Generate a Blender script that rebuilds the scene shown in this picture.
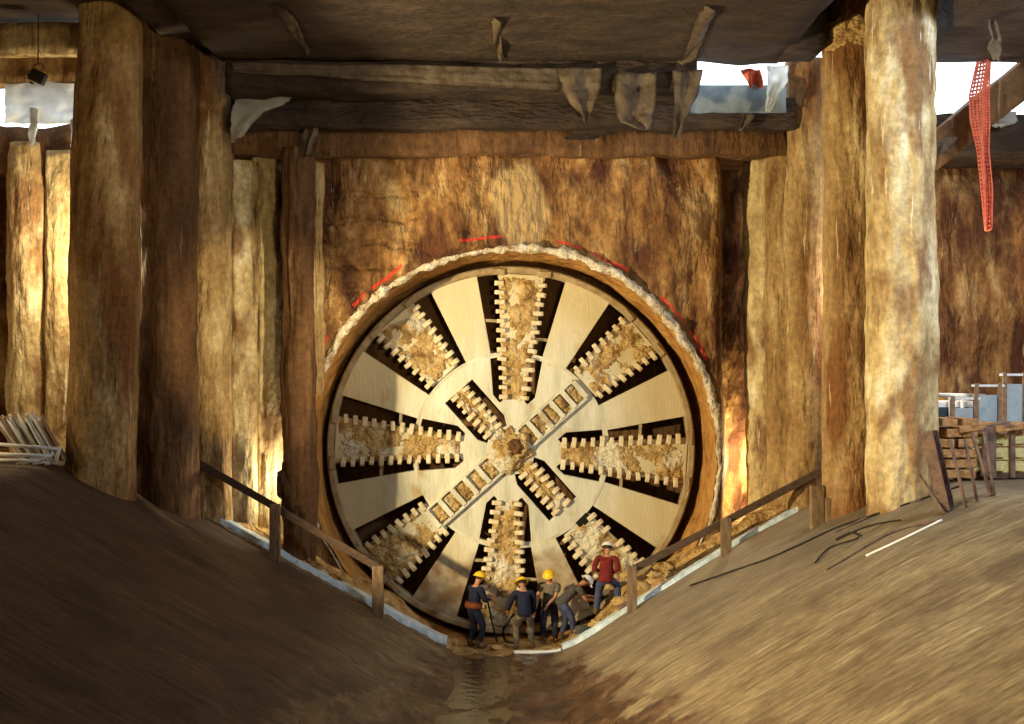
import bpy, bmesh, math, random
from mathutils import Vector, Matrix, noise, Euler
R = math.radians; PI = math.pi
random.seed(7)
for o in list(bpy.data.objects): bpy.data.objects.remove(o)
S = bpy.context.scene
C = S.collection

# ------------------------------------------------------------------ camera
FPX = 1300.0; CZ = 7.0
cam = bpy.data.objects.new('camera', bpy.data.cameras.new('camera')); C.objects.link(cam)
cam.location = (0, 0, CZ); cam.rotation_euler = (R(90), 0, 0)
cam.data.sensor_width = 36; cam.data.lens = 36*FPX/1024; cam.data.clip_end = 300
S.camera = cam
# ------------------------------------------------------------------ world, light
w = bpy.data.worlds.new('daylight'); S.world = w; w.use_nodes = True
bg = w.node_tree.nodes['Background']; bg.inputs[0].default_value = (.80, .90, 1.0, 1); bg.inputs[1].default_value = 3.4
S.view_settings.view_transform = 'Standard'; S.view_settings.look = 'None'
S.view_settings.gamma = 1; S.view_settings.exposure = 0.08; S.view_settings.use_curve_mapping = False

def lamp(name, kind, loc, power, col, target=None, size=1.0, angle=90, blend=.5):
    d = bpy.data.lights.new(name, kind); d.energy = power; d.color = col
    if kind == 'AREA': d.shape = 'SQUARE'; d.size = size
    elif kind == 'SPOT': d.spot_size = R(angle); d.spot_blend = blend; d.shadow_soft_size = size
    else: d.shadow_soft_size = size
    o = bpy.data.objects.new(name, d); C.objects.link(o); o.location = loc
    if target is not None:
        o.rotation_euler = (Vector(target)-Vector(loc)).to_track_quat('-Z', 'Y').to_euler()
    return o
WARM = (1.0, .80, .46); COOL = (.76, .88, 1.0)
lamp('work_light_left', 'SPOT', (-11.6, 20.3, 5.65), 18500, WARM, (6.0, 24.6, 5.9), .2, 88, .25)
lamp('upper_pile_fill', 'SPOT', (3, 5, 7.5), 6000, WARM, (-3.0, 30, 13.3), .5, 40, .6)  # added spot, cone shaped to light upper piles and leave their feet dark
lamp('slope_fill', 'SPOT', (-11.4, 9.0, 5.75), 9000, WARM, (10.5, 17.5, 3.5), .4, 75, .8)  # added to brighten the near right slope
lamp('inner_pile_fill', 'SPOT', (6.5, 12, 4.2), 15000, WARM, (-6.3, 31, 7.6), .15, 14, .5)  # added narrow spot that lifts the inner left piles
lamp('pole_fill', 'POINT', (-12.6, 26.2, 6.4), 160, WARM, size=.3)  # small added lamp that brightens the leaning poles
lamp('platform_light_rear', 'POINT', (-9.35, 29.5, 9.6), 650, (1, .84, .52), size=.25)
lamp('pit_light_left', 'POINT', (-5.08, 31.0, 4.3), 190, (1, .86, .58), size=.12)
lamp('pit_light_right', 'POINT', (5.86, 32.25, 4.4), 400, (1, .82, .46), size=.12)
lamp('rear_fill', 'AREA', (2, 3, 12.5), 190, WARM, (-2.5, 20, 1), 1.5)  # added fill for the dark trough and left foreground
lamp('right_wall_fill', 'POINT', (8.7, 29.6, 8.6), 520, (1, .87, .66), size=.25)  # added out of view behind the thick pile to brighten the right wall
lamp('daylight_fill_right', 'AREA', (12, 19, 13.4), 2100, COOL, (8.5, 28, 6), 3)  # area lamp standing in for daylight from the right, no shaft built

# ------------------------------------------------------------------ helpers
def P(px, py, s):
    """photo pixel + scale (px per metre at that depth) -> world point"""
    return Vector(((px-512)/s, FPX/s, CZ+(362-py)/s))
def lnk(o): C.objects.link(o); return o
def obj(name, bm, mat, parent=None, smooth=True):
    me = bpy.data.meshes.new(name)
    if isinstance(bm, bmesh.types.BMesh): bm.to_mesh(me); bm.free()
    else: me = bm; me.name = name
    for p in me.polygons: p.use_smooth = smooth
    o = bpy.data.objects.new(name, me); lnk(o)
    if mat is not None and len(me.materials) == 0:
        for m in (mat if isinstance(mat, (list, tuple)) else [mat]): me.materials.append(m)
    if parent: o.parent = parent
    return o
def tag(o, label=None, cat=None, group=None, kind=None):
    if label: o['label'] = label
    if cat: o['category'] = cat
    if group: o['group'] = group
    if kind: o['kind'] = kind
    return o
def empty(name, loc=(0, 0, 0), rz=0, label=None, cat=None, group=None):
    o = bpy.data.objects.new(name, None); o.empty_display_size = .2
    lnk(o); o.location = loc; o.rotation_euler = (0, 0, rz)
    return tag(o, label, cat, group)
def fbm(v, oct=4, sc=1.0):
    return noise.fractal(Vector(v)*sc, 1.0, 2.0, oct, noise_basis='PERLIN_ORIGINAL')
def box(bm, c, d, rot=None, mi=0):
    M = Matrix.Translation(Vector(c)) @ (rot.to_4x4() if rot is not None else Matrix.Identity(4)) @ Matrix.Diagonal((d[0], d[1], d[2], 1))
    r = bmesh.ops.create_cube(bm, size=1, matrix=M)
    if mi:
        for v in r['verts']:
            for f in v.link_faces: f.material_index = mi
    return r['verts']
def tube(bm, pts, r, n=8, cap=True, ry=None):
    pts = [Vector(p) for p in pts]; rings = []
    rr = r if isinstance(r, (list, tuple)) else [r]*len(pts)
    up = Vector((0, 0, 1))
    for i, p in enumerate(pts):
        a = pts[max(i-1, 0)]; b = pts[min(i+1, len(pts)-1)]
        t = (b-a).normalized() if (b-a).length > 1e-9 else Vector((0, 0, 1))
        u = up if abs(t.dot(up)) < .95 else Vector((1, 0, 0))
        x = t.cross(u).normalized(); y = x.cross(t).normalized()
        rings.append([bm.verts.new(p + x*math.cos(2*PI*k/n)*rr[i] + y*math.sin(2*PI*k/n)*rr[i]*(ry or 1)) for k in range(n)])
    for a, b in zip(rings, rings[1:]):
        for k in range(n): bm.faces.new((a[k], a[(k+1) % n], b[(k+1) % n], b[k]))
    if cap:
        bm.faces.new(rings[0][::-1]); bm.faces.new(rings[-1])
def beam(bm, a, b, w, h):
    """square bar from a to b"""
    a = Vector(a); b = Vector(b); d = b-a
    q = d.to_track_quat('X', 'Z').to_matrix()
    box(bm, (a+b)/2, (d.length, w, h), q)
def bevel(bm, w=.01, seg=1):
    bmesh.ops.bevel(bm, geom=bm.edges[:], offset=w, segments=seg, profile=.5, affect='EDGES')
def prism(bm, pts, y0, y1):
    """polygon of (x,z) extruded between y0 and y1"""
    f = [bm.verts.new((x, y0, z)) for x, z in pts]; b = [bm.verts.new((x, y1, z)) for x, z in pts]
    n = len(pts)
    bm.faces.new(f); bm.faces.new(b[::-1])
    for i in range(n): bm.faces.new((f[i], b[i], b[(i+1) % n], f[(i+1) % n]))
def grid(bm, nx, ny, fn):
    vs = [[bm.verts.new(fn(i/(nx-1), j/(ny-1))) for i in range(nx)] for j in range(ny)]
    for j in range(ny-1):
        for i in range(nx-1): bm.faces.new((vs[j][i], vs[j][i+1], vs[j+1][i+1], vs[j+1][i]))
    return vs

# ------------------------------------------------------------------ materials
def M(name, cols, scale=1.0, stretch=(1, 1, 1), rough=.85, bump=.3, bscale=None, detail=8, metal=0, spec=.3,
      dist=.0, pos=None, second=None, drip=None):
    """cols: list of colours for a noise colour ramp"""
    m = bpy.data.materials.new(name); m.use_nodes = True
    nt = m.node_tree; N = nt.nodes; L = nt.links; bs = N['Principled BSDF']
    tc = N.new('ShaderNodeTexCoord'); oi = N.new('ShaderNodeObjectInfo')
    mp = N.new('ShaderNodeMapping'); mp.inputs['Scale'].default_value = stretch
    ad = N.new('ShaderNodeVectorMath'); ad.operation = 'MULTIPLY_ADD'
    L.new(oi.outputs['Random'], ad.inputs[0]); ad.inputs[1].default_value = (37, 53, 71)
    L.new(tc.outputs['Object'], ad.inputs[2]); L.new(ad.outputs[0], mp.inputs[0])
    n1 = N.new('ShaderNodeTexNoise'); n1.inputs['Scale'].default_value = scale; n1.inputs['Detail'].default_value = detail
    n1.inputs['Roughness'].default_value = .62; n1.inputs['Distortion'].default_value = dist
    L.new(mp.outputs[0], n1.inputs['Vector'])
    cr = N.new('ShaderNodeValToRGB'); el = cr.color_ramp.elements
    k = len(cols)
    if k == 1: cols = [cols[0], cols[0]]; k = 2
    pos = pos or [.32+.36*i/(k-1) for i in range(k)]
    while len(el) < k: el.new(.5)
    for i in range(k): el[i].position = pos[i]; el[i].color = (*cols[i], 1)
    L.new(n1.outputs['Fac'], cr.inputs[0])
    col = cr.outputs[0]
    if second:   # (colour, scale, lo, hi, stretch)
        c2, s2, lo, hi, st2 = second
        mp2 = N.new('ShaderNodeMapping'); mp2.inputs['Scale'].default_value = st2; L.new(ad.outputs[0], mp2.inputs[0])
        n2 = N.new('ShaderNodeTexNoise'); n2.inputs['Scale'].default_value = s2; n2.inputs['Detail'].default_value = 6
        L.new(mp2.outputs[0], n2.inputs['Vector'])
        mr = N.new('ShaderNodeMapRange'); mr.inputs[1].default_value = lo; mr.inputs[2].default_value = hi
        L.new(n2.outputs['Fac'], mr.inputs[0])
        mx = N.new('ShaderNodeMix'); mx.data_type = 'RGBA'
        L.new(mr.outputs[0], mx.inputs['Factor']); L.new(col, mx.inputs['A']); mx.inputs['B'].default_value = (*c2, 1)
        col = mx.outputs['Result']
    if drip:     # (pale colour, amount): thin vertical lime runs
        for sc_, lo, hi, cc in ((5.5, .62, .68, drip[0]), (3.7, .63, .70, drip[1])):
            mp3 = N.new('ShaderNodeMapping'); mp3.inputs['Scale'].default_value = (1, 1, .07); mp3.inputs['Location'].default_value = (sc_, 3, 1); L.new(ad.outputs[0], mp3.inputs[0])
            n4 = N.new('ShaderNodeTexNoise'); n4.inputs['Scale'].default_value = sc_; n4.inputs['Detail'].default_value = 7; n4.inputs['Roughness'].default_value = .65
            L.new(mp3.outputs[0], n4.inputs['Vector'])
            mr = N.new('ShaderNodeMapRange'); mr.inputs[1].default_value = lo; mr.inputs[2].default_value = hi; mr.inputs[4].default_value = .8
            L.new(n4.outputs['Fac'], mr.inputs[0])
            mx = N.new('ShaderNodeMix'); mx.data_type = 'RGBA'
            L.new(mr.outputs[0], mx.inputs['Factor']); L.new(col, mx.inputs['A']); mx.inputs['B'].default_value = (*cc, 1); col = mx.outputs['Result']
        # fine mottling
        n5 = N.new('ShaderNodeTexNoise'); n5.inputs['Scale'].default_value = 7; n5.inputs['Detail'].default_value = 9; n5.inputs['Roughness'].default_value = .7; L.new(ad.outputs[0], n5.inputs['Vector'])
        mr = N.new('ShaderNodeMapRange'); mr.inputs[1].default_value = .35; mr.inputs[2].default_value = .65; mr.inputs[3].default_value = .68; mr.inputs[4].default_value = 1.22; L.new(n5.outputs['Fac'], mr.inputs[0])
        vm = N.new('ShaderNodeVectorMath'); vm.operation = 'SCALE'; L.new(col, vm.inputs[0]); L.new(mr.outputs[0], vm.inputs['Scale']); col = vm.outputs[0]
    L.new(col, bs.inputs['Base Color'])
    bs.inputs['Roughness'].default_value = rough; bs.inputs['Metallic'].default_value = metal
    bs.inputs['Specular IOR Level'].default_value = spec
    if bump:
        n3 = N.new('ShaderNodeTexNoise'); n3.inputs['Scale'].default_value = bscale or scale*4; n3.inputs['Detail'].default_value = 8
        L.new(mp.outputs[0], n3.inputs['Vector'])
        bp = N.new('ShaderNodeBump'); bp.inputs['Strength'].default_value = bump; bp.inputs['Distance'].default_value = .2
        L.new(n3.outputs['Fac'], bp.inputs['Height']); L.new(bp.outputs[0], bs.inputs['Normal'])
    m['col'] = 1
    return m
def flat(name, c, rough=.7, metal=0, bump=0):
    return M(name, [tuple(x*.8 for x in c), c], 6, rough=rough, metal=metal, bump=bump, bscale=30)

mt = {}
mt['pile'] = M('pile_concrete', [(.14, .07, .024), (.275, .165, .062), (.38, .25, .105), (.54, .41, .21)], 1.3, (1, 1, .35), bump=1, bscale=5,
               second=((.17, .07, .02), .8, .50, .64, (1, 1, .3)), drip=((.60, .47, .26), (.10, .045, .015)))
mt['pile_pale'] = M('pale_pile_concrete', [(.26, .16, .07), (.44, .32, .15), (.60, .48, .26), (.74, .67, .48)], 1.5, (1, 1, .4), bump=1, bscale=4,
               second=((.25, .14, .06), 1.2, .52, .62, (1, 1, .5)), drip=((.80, .74, .58), (.22, .11, .04)))
mt['pile_dark'] = M('dark_pile_concrete', [(.06, .026, .010), (.11, .052, .018), (.17, .085, .035)], 1.3, (1, 1, .3), bump=.7, bscale=5, drip=((.26, .16, .08), (.04, .018, .008)))
mt['soil'] = M('cut_soil', [(.05, .018, .006), (.17, .075, .022), (.32, .17, .055), (.50, .34, .15)], .75, (1.4, 1, .75), bump=1.0, bscale=3.5, dist=.5,
               second=((.10, .035, .012), 1.0, .52, .66, (1, 1, .35)))
mt['reveal'] = M('tunnel_cut_soil', [(.22, .09, .02), (.42, .21, .05), (.50, .28, .09)], 2, bump=.8, bscale=5)
mt['grout'] = M('pale_grout', [(.30, .18, .08), (.62, .52, .36), (.82, .78, .66)], 4, bump=.8, bscale=12)
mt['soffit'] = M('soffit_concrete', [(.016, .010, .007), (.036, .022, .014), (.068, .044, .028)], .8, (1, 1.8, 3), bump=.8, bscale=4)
mt['dirt'] = M('dug_dirt', [(.20, .10, .03), (.42, .26, .09), (.60, .43, .19)], 4, bump=.9, bscale=9)
mt['packed'] = M('packed_dirt', [(.22, .12, .035), (.46, .30, .11), (.62, .46, .22)], 3.2, bump=1.0, bscale=8, dist=.4,
                 second=((.66, .60, .44), 1.5, .55, .63, (1, 1, 1)))
mt['steel'] = M('worn_pale_steel', [(.40, .39, .30), (.56, .54, .42), (.66, .65, .54)], 1.2, (2.2, 1, .5), rough=.5, bump=.12, bscale=9, metal=.15, spec=.4,
                second=((.40, .27, .12), 1.3, .60, .72, (1, 1, 1)))
def muddy_steel():
    m = mt['steel']; nt = m.node_tree; N = nt.nodes; L = nt.links; bs = N['Principled BSDF']
    src = bs.inputs['Base Color'].links[0].from_socket
    tc = N.new('ShaderNodeTexCoord'); sx = N.new('ShaderNodeSeparateXYZ'); L.new(tc.outputs['Object'], sx.inputs[0])
    n = N.new('ShaderNodeTexNoise'); n.inputs['Scale'].default_value = 1.2; n.inputs['Detail'].default_value = 8; L.new(tc.outputs['Object'], n.inputs['Vector'])
    a = N.new('ShaderNodeMath'); a.operation = 'MULTIPLY_ADD'; L.new(n.outputs['Fac'], a.inputs[0]); a.inputs[1].default_value = 1.8; L.new(sx.outputs['Z'], a.inputs[2])
    mr = N.new('ShaderNodeMapRange'); mr.inputs[1].default_value = -1.55; mr.inputs[2].default_value = -2.0; mr.inputs[4].default_value = .85; L.new(a.outputs[0], mr.inputs[0])
    cr = N.new('ShaderNodeValToRGB'); cr.color_ramp.elements[0].position = .4; cr.color_ramp.elements[0].color = (.20, .10, .04, 1); cr.color_ramp.elements[1].position = .62; cr.color_ramp.elements[1].color = (.42, .34, .22, 1)
    n2 = N.new('ShaderNodeTexNoise'); n2.inputs['Scale'].default_value = 2.6; n2.inputs['Detail'].default_value = 9; L.new(tc.outputs['Object'], n2.inputs['Vector']); L.new(n2.outputs['Fac'], cr.inputs[0])
    mx = N.new('ShaderNodeMix'); mx.data_type = 'RGBA'; L.new(mr.outputs[0], mx.inputs['Factor']); L.new(cr.outputs[0], mx.inputs['B'])
    # ochre film away from the hub
    ln = N.new('ShaderNodeVectorMath'); ln.operation = 'LENGTH'; L.new(tc.outputs['Object'], ln.inputs[0])
    a2 = N.new('ShaderNodeMath'); a2.operation = 'MULTIPLY_ADD'; L.new(n.outputs['Fac'], a2.inputs[0]); a2.inputs[1].default_value = 2.0; L.new(ln.outputs['Value'], a2.inputs[2])
    mr2 = N.new('ShaderNodeMapRange'); mr2.inputs[1].default_value = 3.2; mr2.inputs[2].default_value = 4.6; mr2.inputs[4].default_value = .7; L.new(a2.outputs[0], mr2.inputs[0])
    mx2 = N.new('ShaderNodeMix'); mx2.data_type = 'RGBA'; L.new(mr2.outputs[0], mx2.inputs['Factor']); L.new(src, mx2.inputs['A']); mx2.inputs['B'].default_value = (.56, .46, .24, 1)
    L.new(mx2.outputs['Result'], mx.inputs['A'])
    L.new(mx.outputs['Result'], bs.inputs['Base Color'])
mt['steel_edge'] = M('rim_steel', [(.25, .17, .08), (.42, .34, .2)], 3, rough=.6, bump=.3)
muddy_steel()
mt['tooth'] = M('tooth_steel', [(.52, .40, .22), (.74, .66, .46)], 9, rough=.55, bump=.2)
mt['black'] = M('shade_black', [(.003, .0025, .002), (.008, .006, .004)], 2, rough=.9, bump=.2)  # near black, so the shade behind the slots sits in the colour
mt['wood_dark'] = M('rail_timber', [(.05, .03, .018), (.12, .075, .045)], 5, (1, 1, 5), bump=.4)
mt['post'] = M('post_timber', [(.12, .075, .04), (.27, .18, .10)], 4, (3, 3, .7), bump=.4)
mt['lip'] = M('lip_concrete', [(.30, .37, .42), (.50, .60, .66), (.64, .72, .74)], 3, bump=.4, rough=.5)
mt['plastic'] = M('dusty_plastic', [(.13, .095, .06), (.24, .18, .12), (.32, .26, .18)], 3, rough=.45, bump=.4, bscale=7)
mt['plastic_white'] = M('pale_plastic', [(.72, .72, .66), (.9, .92, .9)], 3, rough=.4, bump=.3)
def translucent(m, f=.6):
    nt = m.node_tree; N = nt.nodes; L = nt.links; bs = N['Principled BSDF']; out = N['Material Output']
    tr = N.new('ShaderNodeBsdfTranslucent'); mx = N.new('ShaderNodeMixShader'); mx.inputs[0].default_value = f
    L.new(bs.inputs['Base Color'].links[0].from_socket, tr.inputs[0])
    L.new(bs.outputs[0], mx.inputs[1]); L.new(tr.outputs[0], mx.inputs[2]); L.new(mx.outputs[0], out.inputs[0])
translucent(mt['plastic_white'], .85); translucent(mt['plastic'], .3)
mt['net'] = M('red_netting', [(.55, .10, .05), (.80, .20, .10)], 6, rough=.6, bump=.1)
mt['rust'] = M('rusty_steel', [(.06, .035, .03), (.14, .085, .065), (.20, .12, .08)], 5, rough=.75, bump=.3)
mt['lumber'] = M('old_lumber', [(.16, .07, .025), (.34, .18, .07), (.45, .27, .12)], 6, (1, 5, 1), bump=.3)
mt['yellow'] = M('yellow_formwork', [(.42, .36, .16), (.56, .48, .22)], 4, bump=.15)
mt['bluegrey'] = M('blue_grey_sheet', [(.26, .32, .36), (.42, .48, .50)], 3, bump=.1, rough=.5)
mt['white'] = M('white_paint', [(.62, .64, .62), (.8, .8, .78)], 4, bump=.05, rough=.4)
mt['glass'] = flat('dark_glass', (.04, .06, .08), .1)
mt['pole'] = M('galvanised_pole', [(.30, .30, .28), (.55, .55, .52)], 8, rough=.45, metal=.4, bump=.1)
mt['pole_brown'] = M('brown_pole', [(.16, .09, .05), (.32, .2, .11)], 8, rough=.7, bump=.1)
mt['cable'] = flat('black_cable', (.02, .016, .012), .7)
mt['skin'] = flat('skin', (.42, .20, .11), .55)
mt['navy'] = M('navy_cloth', [(.005, .007, .022), (.013, .017, .048)], 6, bump=.4)
mt['grey'] = M('grey_cloth', [(.09, .075, .055), (.17, .14, .10)], 6, bump=.3)
mt['darkgrey'] = M('dark_grey_cloth', [(.045, .042, .04), (.09, .082, .075)], 6, bump=.3)
mt['red'] = M('red_knit', [(.10, .006, .005), (.20, .016, .012)], 8, bump=.4)
mt['jeans'] = M('blue_denim', [(.025, .035, .09), (.07, .085, .17)], 8, bump=.3)
mt['darkjeans'] = M('dark_denim', [(.012, .012, .02), (.035, .033, .045)], 8, bump=.3)
mt['muddy'] = M('muddy_trousers', [(.03, .03, .045), (.10, .085, .07), (.28, .2, .11)], 5, bump=.3)
mt['boot'] = M('muddy_boot', [(.04, .025, .015), (.16, .10, .05)], 8, bump=.3)
mt['hatyellow'] = flat('yellow_plastic', (.85, .52, .02), .35)
mt['hatwhite'] = flat('white_plastic', (.85, .84, .78), .35)
mt['hair'] = flat('dark_hair', (.03, .018, .01), .8)
mt['orange'] = flat('orange_webbing', (.38, .10, .04), .7)
mt['eye'] = flat('eye_dark', (.01, .01, .01), .3)

# wall: soil with a red sprayed setting-out line round the bore
def wall_material():
    m = M('wall_soil_with_spray_line', [(.05, .018, .006), (.17, .075, .022), (.31, .165, .055), (.50, .34, .15)], 1.0, (1.5, 1, .6), bump=1.0, bscale=4.5, dist=.4,
          second=((.085, .03, .011), 1.1, .47, .60, (1, 1, .4)), drip=((.50, .36, .17), (.05, .02, .008)))
    nt = m.node_tree; N = nt.nodes; L = nt.links; bs = N['Principled BSDF']
    src = bs.inputs['Base Color'].links[0].from_socket
    tc = N.new('ShaderNodeTexCoord'); mp = N.new('ShaderNodeMapping'); mp.inputs['Location'].default_value = (0, 0, -4.78); mp.inputs['Scale'].default_value = (1, 0, 1)
    L.new(tc.outputs['Object'], mp.inputs[0])
    ln = N.new('ShaderNodeVectorMath'); ln.operation = 'LENGTH'; L.new(mp.outputs[0], ln.inputs[0])
    nz = N.new('ShaderNodeTexNoise'); nz.inputs['Scale'].default_value = 1.1; nz.inputs['Detail'].default_value = 5; L.new(tc.outputs['Object'], nz.inputs['Vector'])
    def mth(op, a, b=None, v=None):
        n = N.new('ShaderNodeMath'); n.operation = op; L.new(a, n.inputs[0])
        if b is not None: L.new(b, n.inputs[1])
        if v is not None: n.inputs[1].default_value = v
        return n.outputs[0]
    wob = mth('MULTIPLY', nz.outputs['Fac'], v=.35)
    r = mth('SUBTRACT', ln.outputs['Value'], wob)
    d = mth('ABSOLUTE', mth('SUBTRACT', r, v=5.0))
    band = mth('LESS_THAN', d, v=.035)
    n2 = N.new('ShaderNodeTexNoise'); n2.inputs['Scale'].default_value = .9; L.new(tc.outputs['Object'], n2.inputs['Vector'])
    gap = mth('GREATER_THAN', n2.outputs['Fac'], v=.52)
    sz = N.new('ShaderNodeSeparateXYZ'); L.new(tc.outputs['Object'], sz.inputs[0])
    fac = mth('MULTIPLY', mth('MULTIPLY', mth('MULTIPLY', band, gap), mth('GREATER_THAN', sz.outputs['Z'], v=6.5)), v=.75)
    mx = N.new('ShaderNodeMix'); mx.data_type = 'RGBA'
    L.new(fac, mx.inputs['Factor']); L.new(src, mx.inputs['A']); mx.inputs['B'].default_value = (.62, .03, .02, 1)
    # a pale washed patch above the bore
    mp2 = N.new('ShaderNodeMapping'); mp2.inputs['Location'].default_value = (-.15/.75, 0, -10.75/1.15); mp2.inputs['Scale'].default_value = (1/.75, 0, 1/1.15)
    L.new(tc.outputs['Object'], mp2.inputs[0])
    l2 = N.new('ShaderNodeVectorMath'); l2.operation = 'LENGTH'; L.new(mp2.outputs[0], l2.inputs[0])
    q = mth('ADD', l2.outputs['Value'], mth('MULTIPLY', nz.outputs['Fac'], v=.9))
    mr = N.new('ShaderNodeMapRange'); mr.inputs[1].default_value = 1.4; mr.inputs[2].default_value = 1.2; mr.inputs[4].default_value = .7
    L.new(q, mr.inputs[0])
    mx2 = N.new('ShaderNodeMix'); mx2.data_type = 'RGBA'
    L.new(mr.outputs[0], mx2.inputs['Factor']); L.new(mx.outputs['Result'], mx2.inputs['A']); mx2.inputs['B'].default_value = (.52, .36, .16, 1)
    L.new(mx2.outputs['Result'], bs.inputs['Base Color'])
    return m
mt['wall'] = wall_material()

# floor: streaked concrete cradle with wet brown mud along its bottom
def floor_material():
    m = bpy.data.materials.new('cradle_concrete_and_mud'); m.use_nodes = True
    nt = m.node_tree; N = nt.nodes; L = nt.links; bs = N['Principled BSDF']
    tc = N.new('ShaderNodeTexCoord'); sx = N.new('ShaderNodeSeparateXYZ'); L.new(tc.outputs['Object'], sx.inputs[0])
    def nz(scale, st, det=8, dist=0.0):
        mp = N.new('ShaderNodeMapping'); mp.inputs['Scale'].default_value = st; L.new(tc.outputs['Object'], mp.inputs[0])
        n = N.new('ShaderNodeTexNoise'); n.inputs['Scale'].default_value = scale; n.inputs['Detail'].default_value = det; n.inputs['Distortion'].default_value = dist
        n.inputs['Roughness'].default_value = .62
        L.new(mp.outputs[0], n.inputs['Vector']); return n.outputs['Fac']
    def mth(op, a, b=None, v=None):
        n = N.new('ShaderNodeMath'); n.operation = op
        L.new(a, n.inputs[0])
        if b is not None: L.new(b, n.inputs[1])
        if v is not None: n.inputs[1].default_value = v
        return n.outputs[0]
    def ramp(f, cols, pos):
        cr = N.new('ShaderNodeValToRGB'); el = cr.color_ramp.elements
        while len(el) < len(cols): el.new(.5)
        for i, c in enumerate(cols): el[i].position = pos[i]; el[i].color = (*c, 1)
        L.new(f, cr.inputs[0]); return cr.outputs[0]
    def mix(f, a, b):
        mx = N.new('ShaderNodeMix'); mx.data_type = 'RGBA'; L.new(f, mx.inputs['Factor']); L.new(a, mx.inputs['A'])
        if isinstance(b, tuple): mx.inputs['B'].default_value = (*b, 1)
        else: L.new(b, mx.inputs['B'])
        return mx.outputs['Result']
    streak = mth('ADD', mth('MULTIPLY', nz(2.6, (.16, 3.2, .16), 10), v=.5), mth('MULTIPLY', nz(1.1, (.7, 1.5, .7), 10), v=.5))
    con = ramp(streak, [(.085, .055, .028), (.165, .115, .058), (.25, .19, .10), (.40, .34, .21)], [.33, .45, .56, .68])
    fine = N.new('ShaderNodeMapRange'); fine.inputs[1].default_value = .3; fine.inputs[2].default_value = .7; fine.inputs[3].default_value = .62; fine.inputs[4].default_value = 1.35; L.new(nz(9, (.5, 1.2, .5), 10), fine.inputs[0])
    vm = N.new('ShaderNodeVectorMath'); vm.operation = 'SCALE'; L.new(con, vm.inputs[0]); L.new(fine.outputs[0], vm.inputs['Scale']); con = vm.outputs[0]
    blot = nz(.55, (1, 1, 1), 7)
    f1 = N.new('ShaderNodeMapRange'); f1.inputs[1].default_value = .50; f1.inputs[2].default_value = .66; f1.inputs[4].default_value = .75; L.new(blot, f1.inputs[0])
    con = mix(f1.outputs[0], con, (.085, .05, .026))
    # left flank multiplied down so its colour carries the shade, right one greyer
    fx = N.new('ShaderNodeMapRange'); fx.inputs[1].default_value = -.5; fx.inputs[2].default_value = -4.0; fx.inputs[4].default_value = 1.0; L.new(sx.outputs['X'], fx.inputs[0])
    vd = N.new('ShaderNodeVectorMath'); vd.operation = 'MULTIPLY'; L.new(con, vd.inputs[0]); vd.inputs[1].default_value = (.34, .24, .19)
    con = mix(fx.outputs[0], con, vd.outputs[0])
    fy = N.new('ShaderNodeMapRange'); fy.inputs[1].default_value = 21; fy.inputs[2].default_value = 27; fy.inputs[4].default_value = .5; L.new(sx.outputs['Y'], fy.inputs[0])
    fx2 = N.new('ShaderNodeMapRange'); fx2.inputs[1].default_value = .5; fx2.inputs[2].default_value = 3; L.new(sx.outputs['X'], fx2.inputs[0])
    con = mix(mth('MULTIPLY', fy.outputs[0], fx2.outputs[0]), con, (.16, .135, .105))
    mud = ramp(nz(1.8, (1, .8, 1), 9, .6), [(.022, .010, .006), (.075, .036, .018), (.15, .08, .04)], [.34, .5, .66])
    wdt = mth('ADD', mth('MULTIPLY', sx.outputs['Y'], v=-.20), v=1.2+29.9*.20)
    ax = mth('ABSOLUTE', mth('ADD', sx.outputs['X'], v=.25))
    e = mth('SUBTRACT', mth('ADD', ax, mth('MULTIPLY', mth('SUBTRACT', nz(.9, (1, 1, 1), 6), v=.5), v=4.0)), wdt)
    mf = N.new('ShaderNodeMapRange'); mf.inputs[1].default_value = .25; mf.inputs[2].default_value = -.15; L.new(e, mf.inputs[0])
    col = mix(mf.outputs[0], con, mud)
    L.new(col, bs.inputs['Base Color'])
    rg = N.new('ShaderNodeMapRange'); L.new(nz(1.3, (1, .5, 1), 5), rg.inputs[0])
    rg.inputs[1].default_value = .42; rg.inputs[2].default_value = .58; rg.inputs[3].default_value = .12; rg.inputs[4].default_value = .6
    rm = N.new('ShaderNodeMix'); L.new(mf.outputs[0], rm.inputs[0]); rm.inputs[2].default_value = .75; L.new(rg.outputs[0], rm.inputs[3])
    L.new(rm.outputs[0], bs.inputs['Roughness'])
    bs.inputs['Specular IOR Level'].default_value = .4
    bp = N.new('ShaderNodeBump'); bp.inputs['Strength'].default_value = .8; bp.inputs['Distance'].default_value = .09
    L.new(nz(5, (.35, 1.6, .35), 9), bp.inputs['Height']); L.new(bp.outputs[0], bs.inputs['Normal'])
    return m
mt['floor'] = floor_material()

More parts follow.
